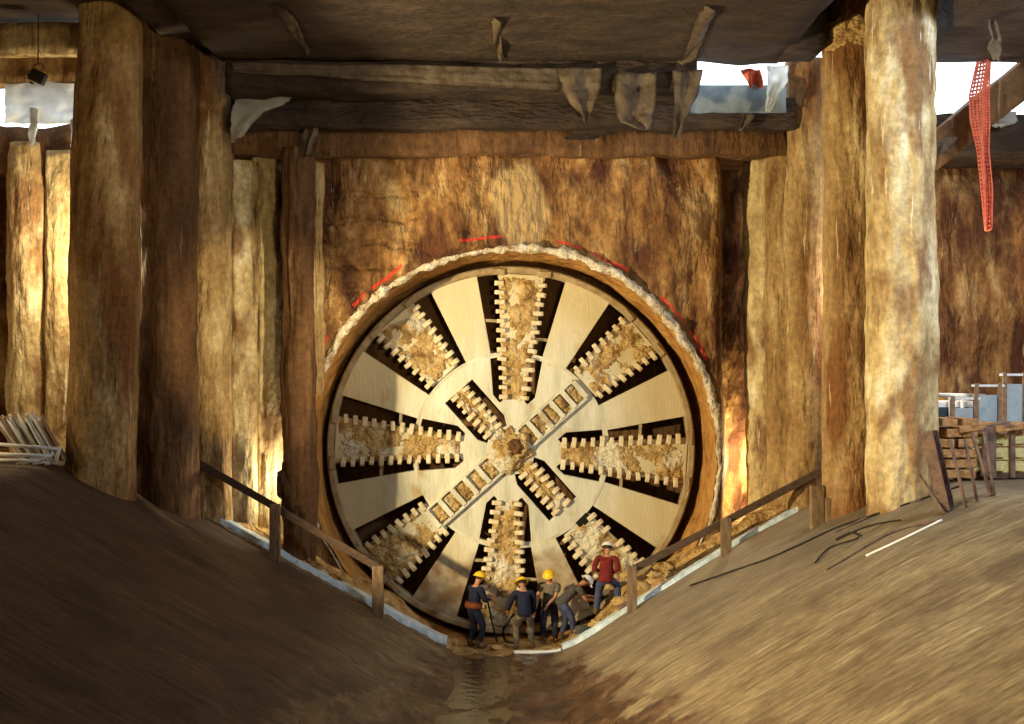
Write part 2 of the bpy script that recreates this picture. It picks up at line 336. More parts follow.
# ------------------------------------------------------------------ ground profile
PROF = [(-14, 4.95), (-9.7, 4.85), (-7.48, 3.62), (-3.16, 1.27), (-1.7, .47), (-1.2, .30), (1.05, .30), (1.5, .52), (2.72, 1.30), (5.38, 2.92), (7.4, 4.02), (8.8, 4.62), (14, 4.7)]
def prof0(x):
    for (a, za), (b, zb) in zip(PROF, PROF[1:]):
        if x <= b: return za+(zb-za)*max(0, (x-a)/(b-a))
    return PROF[-1][1]
def prof(x): return (prof0(x-.25)+2*prof0(x)+prof0(x+.25))/4
YE = 29.9
def ledge_x(y): # low step along the left foot of the cradle
    return -3.3-(24.8-y)*.19 if y < 24.8 else -3.3+(y-24.8)*.36
def G(x, y):
    z = prof(x)
    n = noise.noise(Vector((x*.25, y*2.2, 0)))*.018 + noise.noise(Vector((x*.8, y*.8, 3)))*.04
    z += n
    wid = 1.2+(29.9-y)*.2
    k = max(0, min(1, (wid-abs(x+.25))/.6+.3*noise.noise(Vector((x, y, 9)))))
    z += k*(fbm((x*1.7, y*1.3, 1), 5)*.07)
    lx = ledge_x(y)
    if x > lx and x < 0: z -= .07*min(1, (x-lx)/.07)
    return z
def floor_mesh():
    xs = [-14, -12, -10.8] + [-10+i*.11 for i in range(int(19.4/.11))] + [10, 11.5, 14]
    ys = [-5, -2, 1, 4, 7, 9, 10.5] + [11.5+i*.16 for i in range(int((YE-11.5)/.16)+1)] + [YE]
    bm = bmesh.new()
    vs = [[bm.verts.new((x, y, G(x, y))) for x in xs] for y in ys]
    for j in range(len(ys)-1):
        for i in range(len(xs)-1): bm.faces.new((vs[j][i], vs[j][i+1], vs[j+1][i+1], vs[j+1][i]))
    low = [bm.verts.new((x, YE, G(x, YE)-1.2)) for x in xs]   # end face of the cradle
    for i in range(len(xs)-1): bm.faces.new((vs[-1][i], vs[-1][i+1], low[i+1], low[i]))
    return bm
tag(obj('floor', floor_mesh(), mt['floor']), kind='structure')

# platform strips behind the end of the cradle, left and right
def plat(name, x0, x1, n):
    bm = bmesh.new()
    grid(bm, 20, 12, lambda u, v: (x0+(x1-x0)*u, YE+(33.5-YE)*v, prof(x0+(x1-x0)*u)-.02+fbm((u*7, v*3, n), 3)*.04))
    return tag(obj(name, bm, mt['dirt']), kind='structure')
plat('floor_platform_left', -14, -8.2, 1); plat('floor_platform_right', 8.0, 14, 2)

# pale concrete lip along the end of the cradle and the dirt bank behind it
def lip(name, x0, x1, y0, y1, dz, mat, amp=.01, nx=120, ny=4, th=.25):
    bm = bmesh.new()
    f = lambda u, v: (x0+(x1-x0)*u, y0+(y1-y0)*v+amp*noise.noise(Vector((u*30, v, 5))), prof(x0+(x1-x0)*u)+dz+amp*2*noise.noise(Vector((u*40, v*3, x0))))
    vs = grid(bm, nx, ny, f)
    fr = [bm.verts.new((v.co.x, v.co.y, v.co.z-th)) for v in vs[0]]
    for i in range(nx-1): bm.faces.new((fr[i], fr[i+1], vs[0][i+1], vs[0][i]))
    return tag(obj(name, bm, mat), kind='structure')
lip('trim_1', -7.6, -1.5, 29.86, 29.98, .05, mt['post'], .03, th=.1)
lip('trim_2', -7.9, -1.5, 30.0, 30.4, .19, mt['lip'])
lip('trim_3', 1.15, 7.3, 29.94, 30.25, .09, mt['lip'])
lip('trim_4', .05, 1.12, 29.88, 30.0, .05, mt['white'], .004, th=.05)
def bank(u, v):
    x = -8.2+16.4*u; y = 30.2+2.9*v
    z = prof(x)-.05
    if abs(x) > 1.4: z += -.12*v + fbm((x*1.2, y*1.2, 4), 5)*.16*min(1, v*6)
    else: z += -.12 + fbm((x*1.8, y*1.8, 4), 4)*.05
    z += .34*max(0, min(1, (abs(x)-1.9)/1.0))*min(1, v*7)
    z -= max(0, v-.5)*1.2*min(1, abs(x)/4)
    return (x, y, z)
bm = bmesh.new(); grid(bm, 260, 44, bank); tag(obj('floor_bank', bm, mt['dirt']), kind='structure')

bm = bmesh.new()
grid(bm, 30, 60, lambda u, v: ((u-.5)*2*(1.35+.25*math.sin(v*7))-.1, 21.5+8.2*v, .268))
mt['water'] = M('muddy_water', [(.04, .022, .012), (.07, .04, .022)], 1.5, rough=.16, bump=.12, bscale=5)
tag(obj('puddle', bm, mt['water']), 'shallow brown water lying along the bottom of the cradle in front of the workers', 'water', kind='stuff')

# ------------------------------------------------------------------ walls, tunnel bore
WC = 4.78; YW = 30.95
def hole_r(t): return 4.86+.10*noise.noise(Vector((math.cos(t)*2.5, math.sin(t)*2.5, 0)))+.05*noise.noise(Vector((math.cos(t)*9, math.sin(t)*9, 0)))
def wall_dy(x, z):
    d = fbm((x*.55, z*.35, 2), 6)*.34 + fbm((x*1.8, z*.9, 7), 5)*.12
    pile = (x*1.35) % 1.0
    d += .05*math.sin(pile*PI) if z > 8 else 0
    v = noise.voronoi(Vector((x*1.2, z*.9, 3)))[0][0]
    d += -.10*max(0, .35-v)
    d -= 1.9*max(0, min(1, (abs(x)-4.95)/.35))
    # horizontal gouges left of the bore crown
    if -4.6 < x < -2.2 and 8.3 < z < 11.3: d -= .10*max(0, math.sin(z*11+noise.noise(Vector((x*2, z, 0)))*2)-.55)*2
    return d
def wall_mesh():
    bm = bmesh.new(); NT = 560; NR = 84; rings = []
    for i in range(NT):
        t = 2*PI*i/NT; c, s = math.cos(t), math.sin(t)
        R0 = hole_r(t)
        lim = min((13.4/abs(c)) if abs(c) > 1e-6 else 1e9, ((12.05-WC) if s > 0 else (WC+.8))/abs(s) if abs(s) > 1e-6 else 1e9)
        lim = max(lim, R0+.05); row = []
        for k in range(NR):
            r = R0+(lim-R0)*(k/(NR-1))
            x, z = r*c, WC+r*s
            row.append(bm.verts.new((x, YW-wall_dy(x, z)*min(1, k/6), z)))
        rings.append(row)
    for i in range(NT):
        a, b = rings[i], rings[(i+1) % NT]
        for k in range(NR-1): bm.faces.new((a[k], b[k], b[k+1], a[k+1]))
    return bm
wall = tag(obj('wall_back', wall_mesh(), mt['wall']), kind='structure')
bm = bmesh.new(); NT = 560; rows = []
for i in range(NT):
    t = 2*PI*i/NT; row = []
    for k in range(14):
        v = k/13; r = hole_r(t)*(1-v)+4.80*v + fbm((math.cos(t)*3, math.sin(t)*3, v*3), 4)*.10*min(1, v*3)
        row.append(bm.verts.new((r*math.cos(t), YW+v*2.9, WC+r*math.sin(t))))
    rows.append(row)
for i in range(NT):
    a, b = rows[i], rows[(i+1) % NT]
    for k in range(13): bm.faces.new((a[k], b[k], b[k+1], a[k+1]))
obj('bore_lining', bm, mt['reveal'], wall)
bm = bmesh.new(); bmesh.ops.create_circle(bm, cap_ends=True, segments=64, radius=5.3, matrix=Matrix.Translation((0, YW+2.88, WC)) @ Matrix.Rotation(R(90), 4, 'X'))
obj('bore_light_stop', bm, mt['pile_dark'], wall)  # added disc that keeps sky light from leaking round the wheel
# lumpy pale collar round the mouth
bm = bmesh.new(); rows = []
for i in range(420):
    t = 2*PI*i/420
    wdt = .095+.05*noise.noise(Vector((math.cos(t)*14, math.sin(t)*14, 0)))+.04*noise.noise(Vector((math.cos(t)*30, math.sin(t)*30, 4)))
    if math.sin(t) < -.35: wdt *= .35
    if math.sin(t) < .1: wdt *= .6
    r0 = hole_r(t)+.07; row = []
    for k in range(9):
        a = PI*k/8+PI
        rr = wdt*(1+.5*noise.noise(Vector((math.cos(t)*22, math.sin(t)*22, k*.7)))+.6*noise.noise(Vector((math.cos(t)*55, math.sin(t)*55, k*1.1))))
        row.append(bm.verts.new(((r0+rr*math.cos(a))*math.cos(t), YW-.02+rr*1.1*math.sin(a), WC+(r0+rr*math.cos(a))*math.sin(t))))
    rows.append(row)
for i in range(420):
    a, b = rows[i], rows[(i+1) % 420]
    for k in range(8): bm.faces.new((a[k], b[k], b[k+1], a[k+1]))
o = obj('grout_collar', bm, mt['grout'], wall); tag(o, 'pale lumpy grout collar round the mouth of the bore')

def slab(name, x0, x1, y0, y1, z0, z1, mat, n=40, m=10, amp=.05, seed=0, sag=0):
    """rough block: displaced front, underside"""
    bm = bmesh.new()
    bmesh.ops.create_cube(bm, size=1)
    for v in bm.verts: v.co = Vector(((x0+x1)/2+v.co.x*(x1-x0), (y0+y1)/2+v.co.y*(y1-y0), (z0+z1)/2+v.co.z*(z1-z0)))
    def cut(axis, cnt, a, b):
        for i in range(1, cnt):
            co = [0, 0, 0]; co[axis] = a+(b-a)*i/cnt; no = [0, 0, 0]; no[axis] = 1
            bmesh.ops.bisect_plane(bm, geom=bm.verts[:]+bm.edges[:]+bm.faces[:], plane_co=co, plane_no=no)
    cut(0, n, x0, x1); cut(1, m, y0, y1); cut(2, 3, z0, z1)
    for v in bm.verts:
        p = v.co
        d = Vector((0, fbm((p.x*.5, p.z*1.5, seed), 4)*amp, fbm((p.x*.7, p.y*.7, seed+5), 4)*amp + sag*noise.noise(Vector((p.x*.25, seed, 0)))))
        v.co = p+d
    return tag(obj(name, bm, mat), kind='structure')
ZC = 13.65
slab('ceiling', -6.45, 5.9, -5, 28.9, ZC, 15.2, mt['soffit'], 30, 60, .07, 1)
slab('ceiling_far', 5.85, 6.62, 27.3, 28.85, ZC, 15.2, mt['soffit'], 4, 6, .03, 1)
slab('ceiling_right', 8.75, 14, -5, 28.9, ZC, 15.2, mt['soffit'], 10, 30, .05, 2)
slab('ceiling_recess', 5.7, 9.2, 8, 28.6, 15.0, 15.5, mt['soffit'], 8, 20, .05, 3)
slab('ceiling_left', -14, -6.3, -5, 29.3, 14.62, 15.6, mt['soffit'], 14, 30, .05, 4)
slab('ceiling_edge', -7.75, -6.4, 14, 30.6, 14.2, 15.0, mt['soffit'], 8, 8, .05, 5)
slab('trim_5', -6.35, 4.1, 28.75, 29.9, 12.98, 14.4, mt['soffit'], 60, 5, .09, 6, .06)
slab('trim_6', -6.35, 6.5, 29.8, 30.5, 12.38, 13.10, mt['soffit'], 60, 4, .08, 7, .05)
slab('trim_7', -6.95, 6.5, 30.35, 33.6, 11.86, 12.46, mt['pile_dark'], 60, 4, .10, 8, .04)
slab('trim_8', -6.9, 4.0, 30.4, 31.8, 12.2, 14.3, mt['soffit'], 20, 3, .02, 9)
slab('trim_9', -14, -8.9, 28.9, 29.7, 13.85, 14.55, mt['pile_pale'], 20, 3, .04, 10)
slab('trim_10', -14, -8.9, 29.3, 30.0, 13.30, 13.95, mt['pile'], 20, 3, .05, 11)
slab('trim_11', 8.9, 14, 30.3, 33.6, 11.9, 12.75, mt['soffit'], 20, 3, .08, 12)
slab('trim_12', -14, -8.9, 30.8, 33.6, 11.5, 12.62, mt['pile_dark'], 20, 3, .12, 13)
slab('wall_left', -14.3, -13.4, -5, 33.6, 3.5, 15.6, mt['soil'], 4, 50, .15, 14)
slab('wall_right', 13.4, 14.3, -5, 33.6, 3.5, 15.6, mt['soil'], 4, 50, .15, 15)
slab('wall_front', -14, 14, -5.8, -5, 0, 15.6, mt['soil'], 30, 3, .15, 16)
# diagonal brace across the right opening
bm = bmesh.new(); beam(bm, P(925, 158, 43.5), P(1045, 62, 43.5), .6, .75); bevel(bm, .06, 2)
bmesh.ops.subdivide_edges(bm, edges=bm.edges[:], cuts=3, use_grid_fill=True)
for v in bm.verts: v.co += Vector((0, 1, .6))*fbm(v.co, 3, 1.5)*.07
o = obj('diagonal_beam', bm, mt['pile_dark']); tag(o, 'rough diagonal concrete beam crossing the daylight gap at upper right', 'beam')

# ------------------------------------------------------------------ piles
def column(cx, s, dia, ztop, zbot, mat, label, seed, group=None, taper=0, amp=.04, cap=None, dx=0):
    x = (cx-512)/s; y = FPX/s; H = ztop-zbot
    bm = bmesh.new(); n = 56; m = int(H/.16); rings = []
    for j in range(m+1):
        v = j/m; z = H*v
        r0 = dia/2*(1+taper*(1-v)) + .05*noise.noise(Vector((0, z*.45, seed)))
        ring = []
        for i in range(n):
            t = 2*PI*i/n; c, q = math.cos(t), math.sin(t)
            d = amp*noise.noise(Vector((c*1.2, q*1.2, z*.7+seed*9))) + amp*.8*fbm((c*3+seed, q*3, z*1.6), 4)
            rid = max(0, noise.noise(Vector((c*2.6, q*2.6, z*.16+seed*3)))-.25)*.18
            ring.append(bm.verts.new(((r0+d+rid)*c, (r0+d+rid)*q, z)))
        rings.append(ring)
    for a, b in zip(rings, rings[1:]):
        for i in range(n): bm.faces.new((a[i], a[(i+1) % n], b[(i+1) % n], b[i]))
    bm.faces.new(rings[-1]); bm.faces.new(rings[0][::-1])
    o = obj('concrete_pile', bm, mat); o.location = (x, y, zbot)
    tag(o, label, 'column', group)
    return o
o = column(100, 46.2, 1.34, 15.0, 3.6, mt['pile'], 'thick ochre concrete pile at far left, nearest of the left row', 1, taper=.12)
o.rotation_euler = (0, R(1.3), 0)
column(166, 44.2, 1.34, 14.9, 2.6, mt['pile_dark'], 'brown concrete pile with shade in its colour, second of the left row', 2, taper=.02)  # dark mix holds the nearer pile's shadow in its colour
column(206, 42.7, 1.20, 14.2, 2.2, mt['pile'], 'brown concrete pile with lit left edge, third of the left row', 3)
column(240, 42.0, .82, 11.75, 1.5, mt['pile_pale'], 'ochre concrete pile, fourth of the left row, just behind the cradle edge', 4)
column(267, 41.2, .78, 12.15, 1.2, mt['pile_pale'], 'pale concrete pile, fifth of the left row, brightly lit low down', 5, amp=.06)
column(299, 42.7, .74, 12.0, .8, mt['pile_dark'], 'dark rough pile standing left of the cutter wheel', 6, amp=.06)
column(317, 42.3, .26, 11.7, 6.25, mt['pile'], 'slim ochre pile against the wall just left of the bore', 7, amp=.05)
column(901, 49.6, 1.36, 15.05, 3.3, mt['pile_pale'], 'thickest pale yellow pile with whitish streaks, nearest of the right row', 8, amp=.06)
o = column(853, 46.8, 1.25, 15.05, 2.8, mt['pile'], 'ochre pile with a broken collar near its top, second of the right row', 9)
bm = bmesh.new(); rings = []
for j in range(8):
    ring = []
    for i in range(48):
        t = 2*PI*i/48; r = .655+.03*math.sin(j/7*PI)+.05*noise.noise(Vector((math.cos(t)*4, math.sin(t)*4, j*.4)))
        ring.append(bm.verts.new((r*math.cos(t), r*math.sin(t), 10.8+.09*j+.12*noise.noise(Vector((math.cos(t)*3, math.sin(t)*3, 8))))))
    rings.append(ring)
for a, b in zip(rings, rings[1:]):
    for i in range(48): bm.faces.new((a[i], a[(i+1) % 48], b[(i+1) % 48], b[i]))
obj('broken_collar', bm, mt['dirt'], o)
column(806, 42.9, .92, 14.0, 2.2, mt['pile'], 'rust brown pile under the slab edge, third of the right row', 10)
column(784, 42.0, .86, 13.0, 1.6, mt['pile'], 'brown pile with whitish top, fourth of the right row', 11)
column(764, 41.2, .86, 11.9, 1.3, mt['pile_pale'], 'pale rough pile nearest the right side of the cutter wheel', 12, amp=.05)
column(28, 41.8, .95, 12.2, 4.0, mt['pile_pale'], 'pale yellow wall pile at far left above the stacked poles', 13, amp=.05)
column(64, 41.8, .85, 12.0, 4.0, mt['pile_pale'], 'yellow wall pile at far left, beside the thick ochre pile', 14, amp=.04)

# ------------------------------------------------------------------ cutter wheel
K = 39.7; YC = FPX/K; TH = R(3.5)
wheel = empty('cutter_wheel', (-0.03, YC, WC), 0, 'giant round steel tunnel boring cutter wheel with toothed arms facing the pit', 'machine')
def arcpts(r, a0, a1, n): return [(r*math.sin(a0+(a1-a0)*i/n), r*math.cos(a0+(a1-a0)*i/n)) for i in range(n+1)]
def rot2(p, a):  # p=(v lateral, u radial) ; a clockwise from up -> (x,z)
    v, u = p; return (v*math.cos(a)+u*math.sin(a), -v*math.sin(a)+u*math.cos(a))
def curve_plate(name, outer, holes, y0, y1, mat, parent, bev=.012):
    cu = bpy.data.curves.new(name, 'CURVE'); cu.dimensions = '2D'; cu.fill_mode = 'BOTH'
    cu.extrude = (y1-y0)/2; cu.bevel_depth = bev
    for pts in [outer]+holes:
        sp = cu.splines.new('POLY'); sp.points.add(len(pts)-1); sp.use_cyclic_u = True
        for q, (x, z) in zip(sp.points, pts): q.co = (x, z, 0, 1)
    t = bpy.data.objects.new(name, cu); lnk(t)
    dg = bpy.context.evaluated_depsgraph_get(); me = bpy.data.meshes.new_from_object(t.evaluated_get(dg))
    bpy.data.objects.remove(t); bpy.data.curves.remove(cu)
    me.transform(Matrix.Translation((0, (y0+y1)/2, 0)) @ Matrix.Rotation(R(90), 4, 'X'))
    me.materials.clear()
    o = obj(name, me, mat, parent, smooth=False)
    return o
kk = 1/K
SLOT_A_IN = [(9, 47), (20, 55), (28.5, 93), (18.5, 93), (13, 50)]
# ---- hub plate: disc r<=96 with slot holes
holes = []
for q in range(4):
    a = TH+q*PI/2
    for sg in (-1, 1):
        pts = [(10.5, 49), (14, 46), (21.5, 54), (26.5, 90.5), (13.5, 93)]
        pts = [rot2((p[0]*sg*kk, p[1]*kk), a) for p in pts]
        holes.append(pts)
for a in (TH-PI/4, TH+3*PI/4):
    for sg in (-1, 1):
        pts = [(7.5, 24), (13, 20), (18.5, 30), (18.5, 79), (7.5, 79)]
        holes.append([rot2((p[0]*sg*kk, p[1]*kk), a) for p in pts])
curve_plate('hub_plate', arcpts(96.5*kk, 0, 2*PI*(1-1/120), 119), holes, -.02, .16, mt['steel'], wheel)
# seam ring
bm = bmesh.new()
for r0, r1, y in ((95.5*kk, 98.5*kk, -.035),):
    n = 120; A = []
    for i in range(n):
        t = 2*PI*i/n; A.append([bm.verts.new((r*math.sin(t), yy, r*math.cos(t))) for r, yy in ((r0, .02), (r0, y), (r1, y), (r1, .02))])
    for i in range(n):
        a, b = A[i], A[(i+1) % n]
        for k in range(3): bm.faces.new((a[k], b[k], b[k+1], a[k+1]))
obj('seam_ring', bm, mt['steel'], wheel, False)
# ---- outer face panels between arms
def slot_geo(kind):
    # returns (slot outer edge lateral at r_in, at r_out), (arm edge lateral ..)
    return ((27, 45, 17.5, 27.5, 98) if kind == 0 else (25.5, 45.5, 16, 28, 98))
RO = 179
for q in range(8):
    k0, k1 = q % 2, (q+1) % 2
    a0, a1 = TH+q*PI/4, TH+(q+1)*PI/4
    g0, g1 = slot_geo(k0), slot_geo(k1)
    p0 = rot2((g0[0]*kk, 97*kk), a0); p1 = rot2((g0[1]*kk, 172*kk), a0)
    p2 = rot2((-g1[1]*kk, 172*kk), a1); p3 = rot2((-g1[0]*kk, 97*kk), a1)
    an = lambda p: math.atan2(p[0], p[1]) % (2*PI)
    t1, t2 = an(p1), an(p2); t3, t0 = an(p3), an(p0)
    if t2 < t1: t2 += 2*PI
    if t3 < t0: t3 += 2*PI
    outer = arcpts(RO*kk, t1, t2, 14)
    inner = arcpts(98.8*kk, t3, t0, 6)
    curve_plate('face_panel', outer+inner, [], -.03+.01*(q % 3), .14, mt['steel'], wheel)
# ---- arms
def tooth_mesh():
    bm = bmesh.new()
    # chisel block: shank at the arm, broad tip pointing outward (+x)
    pts = [(-.10, 0), (.07, 0), (.12, -.05), (.135, -.13), (.08, -.17), (-.10, -.15)]  # (x, y)
    t = [bm.verts.new((x, y, .056)) for x, y in pts]; b = [bm.verts.new((x, y, -.056)) for x, y in pts]
    bm.faces.new(t); bm.faces.new(b[::-1])
    for i in range(6): bm.faces.new((t[i], b[i], b[(i+1) % 6], t[(i+1) % 6]))
    bmesh.ops.recalc_face_normals(bm, faces=bm.faces[:]); bevel(bm, .012)
    me = bpy.data.meshes.new('cutter_tooth'); bm.to_mesh(me); bm.free(); me.materials.append(mt['tooth']); return me
TM = tooth_mesh()
def tooth(parent, v, u, sg, a):
    x, z = rot2((v*kk, u*kk), a)
    o = bpy.data.objects.new('cutter_tooth', TM); lnk(o); o.parent = parent
    o.location = (x, -.02+random.uniform(-.02, .03), z)
    ang = a if sg > 0 else a+PI
    o.rotation_euler = (0, ang+random.uniform(-.12, .12), 0)
    sc = random.uniform(.9, 1.12); o.scale = (sc*random.uniform(.9, 1.1), 1, sc*.95)
def arm_plate(a, prof_, y0, y1, name, parent, mat):
    pts = [rot2((v*kk, u*kk), a) for v, u in prof_]
    bm = bmesh.new(); prism(bm, pts, y0, y1); bmesh.ops.recalc_face_normals(bm, faces=bm.faces[:]); bevel(bm, .02)
    return obj(name, bm, mat, parent, False)
def soil_pad(a, halfw, u0, u1, parent, seed, h=.16, name='packed_soil', mat=None):
    """lumpy dirt crust covering an arm. halfw(u) in px"""
    bm = bmesh.new(); nu = int((u1-u0)/1.6); nv = 22
    def f(i, j):
        u = u0+(u1-u0)*j; hw = halfw(u)+1.5*noise.noise(Vector((u*.2, seed, 0)))
        v = (i*2-1)*hw
        edge = min(1, (1-abs(i*2-1))*5)*min(1, min(j, 1-j)*12)
        d = h*(.35+.45*fbm((v*.08+seed*3, u*.08, seed), 4)+.5*noise.noise(Vector((v*.05, u*.05, seed+3)))+.25*fbm((v*.4, u*.4, seed), 3))
        x, z = rot2((v*kk, u*kk), a)
        return (x, -.03-max(-.02, d)*edge, z)
    grid(bm, nv, nu, f)
    bmesh.ops.reverse_faces(bm, faces=bm.faces[:]) if False else None
    return obj(name, bm, mat or mt['packed'], parent)
for q in range(8):
    a = TH+q*PI/4; A = q % 2 == 0
    root = empty('cutter_arm'); root.parent = wheel
    if A:
        hw = lambda u: 11.2+(u-55)*.098
        arm_plate(a, [(-15.4, 98.8), (-23, 176), (23, 176), (15.4, 98.8)], -.06, .3, 'arm_plate', root, mt['steel'])
        us = [53+9.4*i for i in range(13)]
        soil_pad(a, lambda u: hw(u)+.3, 50, 176, root, q, .17)
    else:
        hw = lambda u: 16.5+(u-98)*.10
        arm_plate(a, [(-16.5, 98.8), (-24.3, 176), (24.3, 176), (16.5, 98.8)], -.06, .3, 'arm_plate', root, mt['steel'])
        us = [103+9.4*i for i in range(8)]
        soil_pad(a, lambda u: hw(u)+.3, 99, 176, root, q, .2)
    # bridge stubs across the slots
    if A:
        for sg in (-1, 1):
            bm = bmesh.new(); c = rot2((sg*25*kk, 112*kk if sg > 0 else 128*kk), a)
            box(bm, (c[0], .05, c[1]), (17*kk, .08, 3.0*kk), Matrix.Rotation(a, 3, 'Y')); obj('slot_bridge', bm, mt['steel_edge'], root, False)
    for sg in (-1, 1):
        for u in us:
            if not A and q == 3 and sg == -1 and 128 < u < 135: continue
            tooth(root, sg*(hw(u)-1.0), u, sg, a)
# ---- inner toothed arms (toward upper left / lower right)
for a, sd in ((TH-PI/4, 21), (TH+3*PI/4, 22)):
    root = empty('inner_arm'); root.parent = wheel
    soil_pad(a, lambda u: 8.5, 14, 79, root, sd, .22)
    for sg in (-1, 1):
        for i in range(7): tooth(root, sg*6.5, 27+8.1*i, sg, a)
# ---- ladder bars toward upper right / lower left
for a, u0, u1, sd in ((TH+PI/4, 16, 92, 31), (TH+5*PI/4, 20, 103, 32)):
    root = empty('hub_bar'); root.parent = wheel
    bm = bmesh.new(); prism(bm, [rot2((v*kk, u*kk), a) for v, u in ((-11.5, u0), (-11.5, u1), (11.5, u1), (11.5, u0))], -.05, .0)
    obj('bar_plate', bm, mt['steel'], root, False)
    for sg in (-1, 1):
        bm = bmesh.new(); prism(bm, [rot2((v*kk, u*kk), a) for v, u in ((sg*10, u0), (sg*10, u1), (sg*12.5, u1), (sg*12.5, u0))], -.16, .0)
        bmesh.ops.recalc_face_normals(bm, faces=bm.faces[:]); bevel(bm, .01); obj('side_rail', bm, mt['steel'], root, False)
    nseg = 5; L = (u1-u0)/nseg
    for i in range(nseg+1):
        u = u0+i*L
        bm = bmesh.new(); prism(bm, [rot2((v*kk, uu*kk), a) for v, uu in ((-10.5, u-2.6), (-10.5, u+2.6), (10.5, u+2.6), (10.5, u-2.6))], -.19, .0)
        bmesh.ops.recalc_face_normals(bm, faces=bm.faces[:]); bevel(bm, .012); obj('rung', bm, mt['steel'], root, False)
        if i < nseg: 
            o = soil_pad(a, lambda u: 9.8, u+2.4, u+L-2.4, root, sd+i, .2, 'soil_filling')
# ---- hub lump
bm = bmesh.new(); bmesh.ops.create_icosphere(bm, subdivisions=5, radius=1)
for v in bm.verts:
    n = v.co.normalized(); a = math.atan2(n.x, n.z)
    el = 1+.25*abs(math.cos(a-TH-PI/4))**2
    r = (.46*el+.16*fbm(n, 5, 2.0)+.05*fbm(n, 3, 6))
    v.co = Vector((n.x*r, n.y*r*.62, n.z*r)) + Vector((.03, 0, 0))
obj('muddy_hub', bm, mt['packed'], wheel)
bm = bmesh.new(); bmesh.ops.create_icosphere(bm, subdivisions=4, radius=.17)
for v in bm.verts: v.co = v.co*(1+.4*fbm(v.co*9, 4)) + Vector((.12, -.27, .12))
obj('hub_cap', bm, M('rusty_mud', [(.10, .04, .015), (.26, .13, .04)], 8, bump=.8), wheel)
# ---- rim, shield, bulkhead
bm = bmesh.new(); n = 200; A = []
for i in range(n):
    t = 2*PI*i/n
    A.append([bm.verts.new((r*math.sin(t), y, r*math.cos(t))) for r, y in ((176.5*kk, .25), (176.5*kk, -.02), (178*kk, -.07), (182.5*kk, -.07), (184*kk, -.02), (184*kk, 1.3))])
for i in range(n):
    a, b = A[i], A[(i+1) % n]
    for k in range(5): bm.faces.new((a[k], b[k], b[k+1], a[k+1]))
obj('outer_rim', bm, mt['steel_edge'], wheel, False)
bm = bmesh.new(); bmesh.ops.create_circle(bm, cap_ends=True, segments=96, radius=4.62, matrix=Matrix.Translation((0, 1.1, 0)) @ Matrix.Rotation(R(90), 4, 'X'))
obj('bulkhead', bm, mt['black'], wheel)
# rim scrapers: small blocks on the edge
for q in range(8):
    for v in (-23, 23):
        bm = bmesh.new()
        c = rot2((v*kk, 177*kk), TH+q*PI/4); box(bm, (c[0], -.08, c[1]), (.34, .12, .16), Matrix.Rotation(TH+q*PI/4, 3, 'Y'))
        bevel(bm, .02); obj('rim_scraper', bm, mt['steel_edge'], wheel, False)
# small square hole below the hub plate, its shade built as black block
c = rot2((-8*kk, 101*kk), TH+3*PI/4)
bm = bmesh.new(); box(bm, (c[0], -.05, c[1]), (.38, .10, .22), Matrix.Rotation(R(-45), 3, 'Y')); bevel(bm, .02)
obj('dark_hole_block', bm, mt['black'], wheel, False)

# ------------------------------------------------------------------ guard rails
def guardrail(label, rails, posts, mat, side):
    pos = P(*posts[0][:2], 43.4)
    root = empty('guard_rail', label=label, cat='railing', group=None)
    for ri, ((x0, y0), (x1, y1)) in enumerate(rails):
        bm = bmesh.new(); beam(bm, P(x0, y0, 43.6+.11*ri), P(x1, y1, 43.6+.11*ri), .06, .17); bevel(bm, .008); obj('rail', bm, mt['wood_dark'], root, False)
    for px, y0, y1, wd in posts:
        a = P(px, y0, 43.9); b = P(px, y1, 43.9); zb = prof(b.x)-.1
        bm = bmesh.new(); box(bm, ((a.x+b.x)/2, a.y, (a.z+zb)/2), (wd, .12, a.z-zb)); bevel(bm, .012)
        obj('post', bm, mt['post'], root, False)
    return root
guardrail('dark timber guard rail on two posts along left edge of cradle', [((186, 456), (284, 512)), ((276, 508), (386, 572))],
          [(275, 504, 560, .24), (378, 566, 618, .26)], mt['wood_dark'], -1)
guardrail('brown timber guard rail on posts along right edge of cradle', [((630, 571), (728, 520)), ((722, 523), (834, 464))],
          [(632, 566, 620, .22), (726, 518, 570, .24)], mt['wood_dark'], 1)
for i, (px, py, h, wd, lb) in enumerate([(817, 524, .85, .30, 'taller dark timber stub post between the third and second right piles'),
                                          (832, 524, .42, .34, 'squat timber stub post at the foot of the second right pile')]):
    p = P(px, py, 47.0); bm = bmesh.new(); box(bm, (0, 0, h/2-.1), (wd, .2, h+.2)); bevel(bm, .02)
    o = obj('stub_post', bm, mt['post'], None, False); o.location = (p.x, p.y-.1 if i else p.y, G(p.x, p.y)); tag(o, lb, 'post')
# timber lashing blob on the left post
bm = bmesh.new(); bmesh.ops.create_icosphere(bm, subdivisions=4, radius=.34)
for v in bm.verts: v.co = Vector((v.co.x*.8, v.co.y*.6, v.co.z*1.6))*(1+.55*fbm(v.co*3.5, 5))
o = obj('muck_heap', bm, mt['pile_dark']); o.location = P(290, 487, 43.0); tag(o, 'dark clump of muck clinging to pile above the left guard rail post', 'muck')

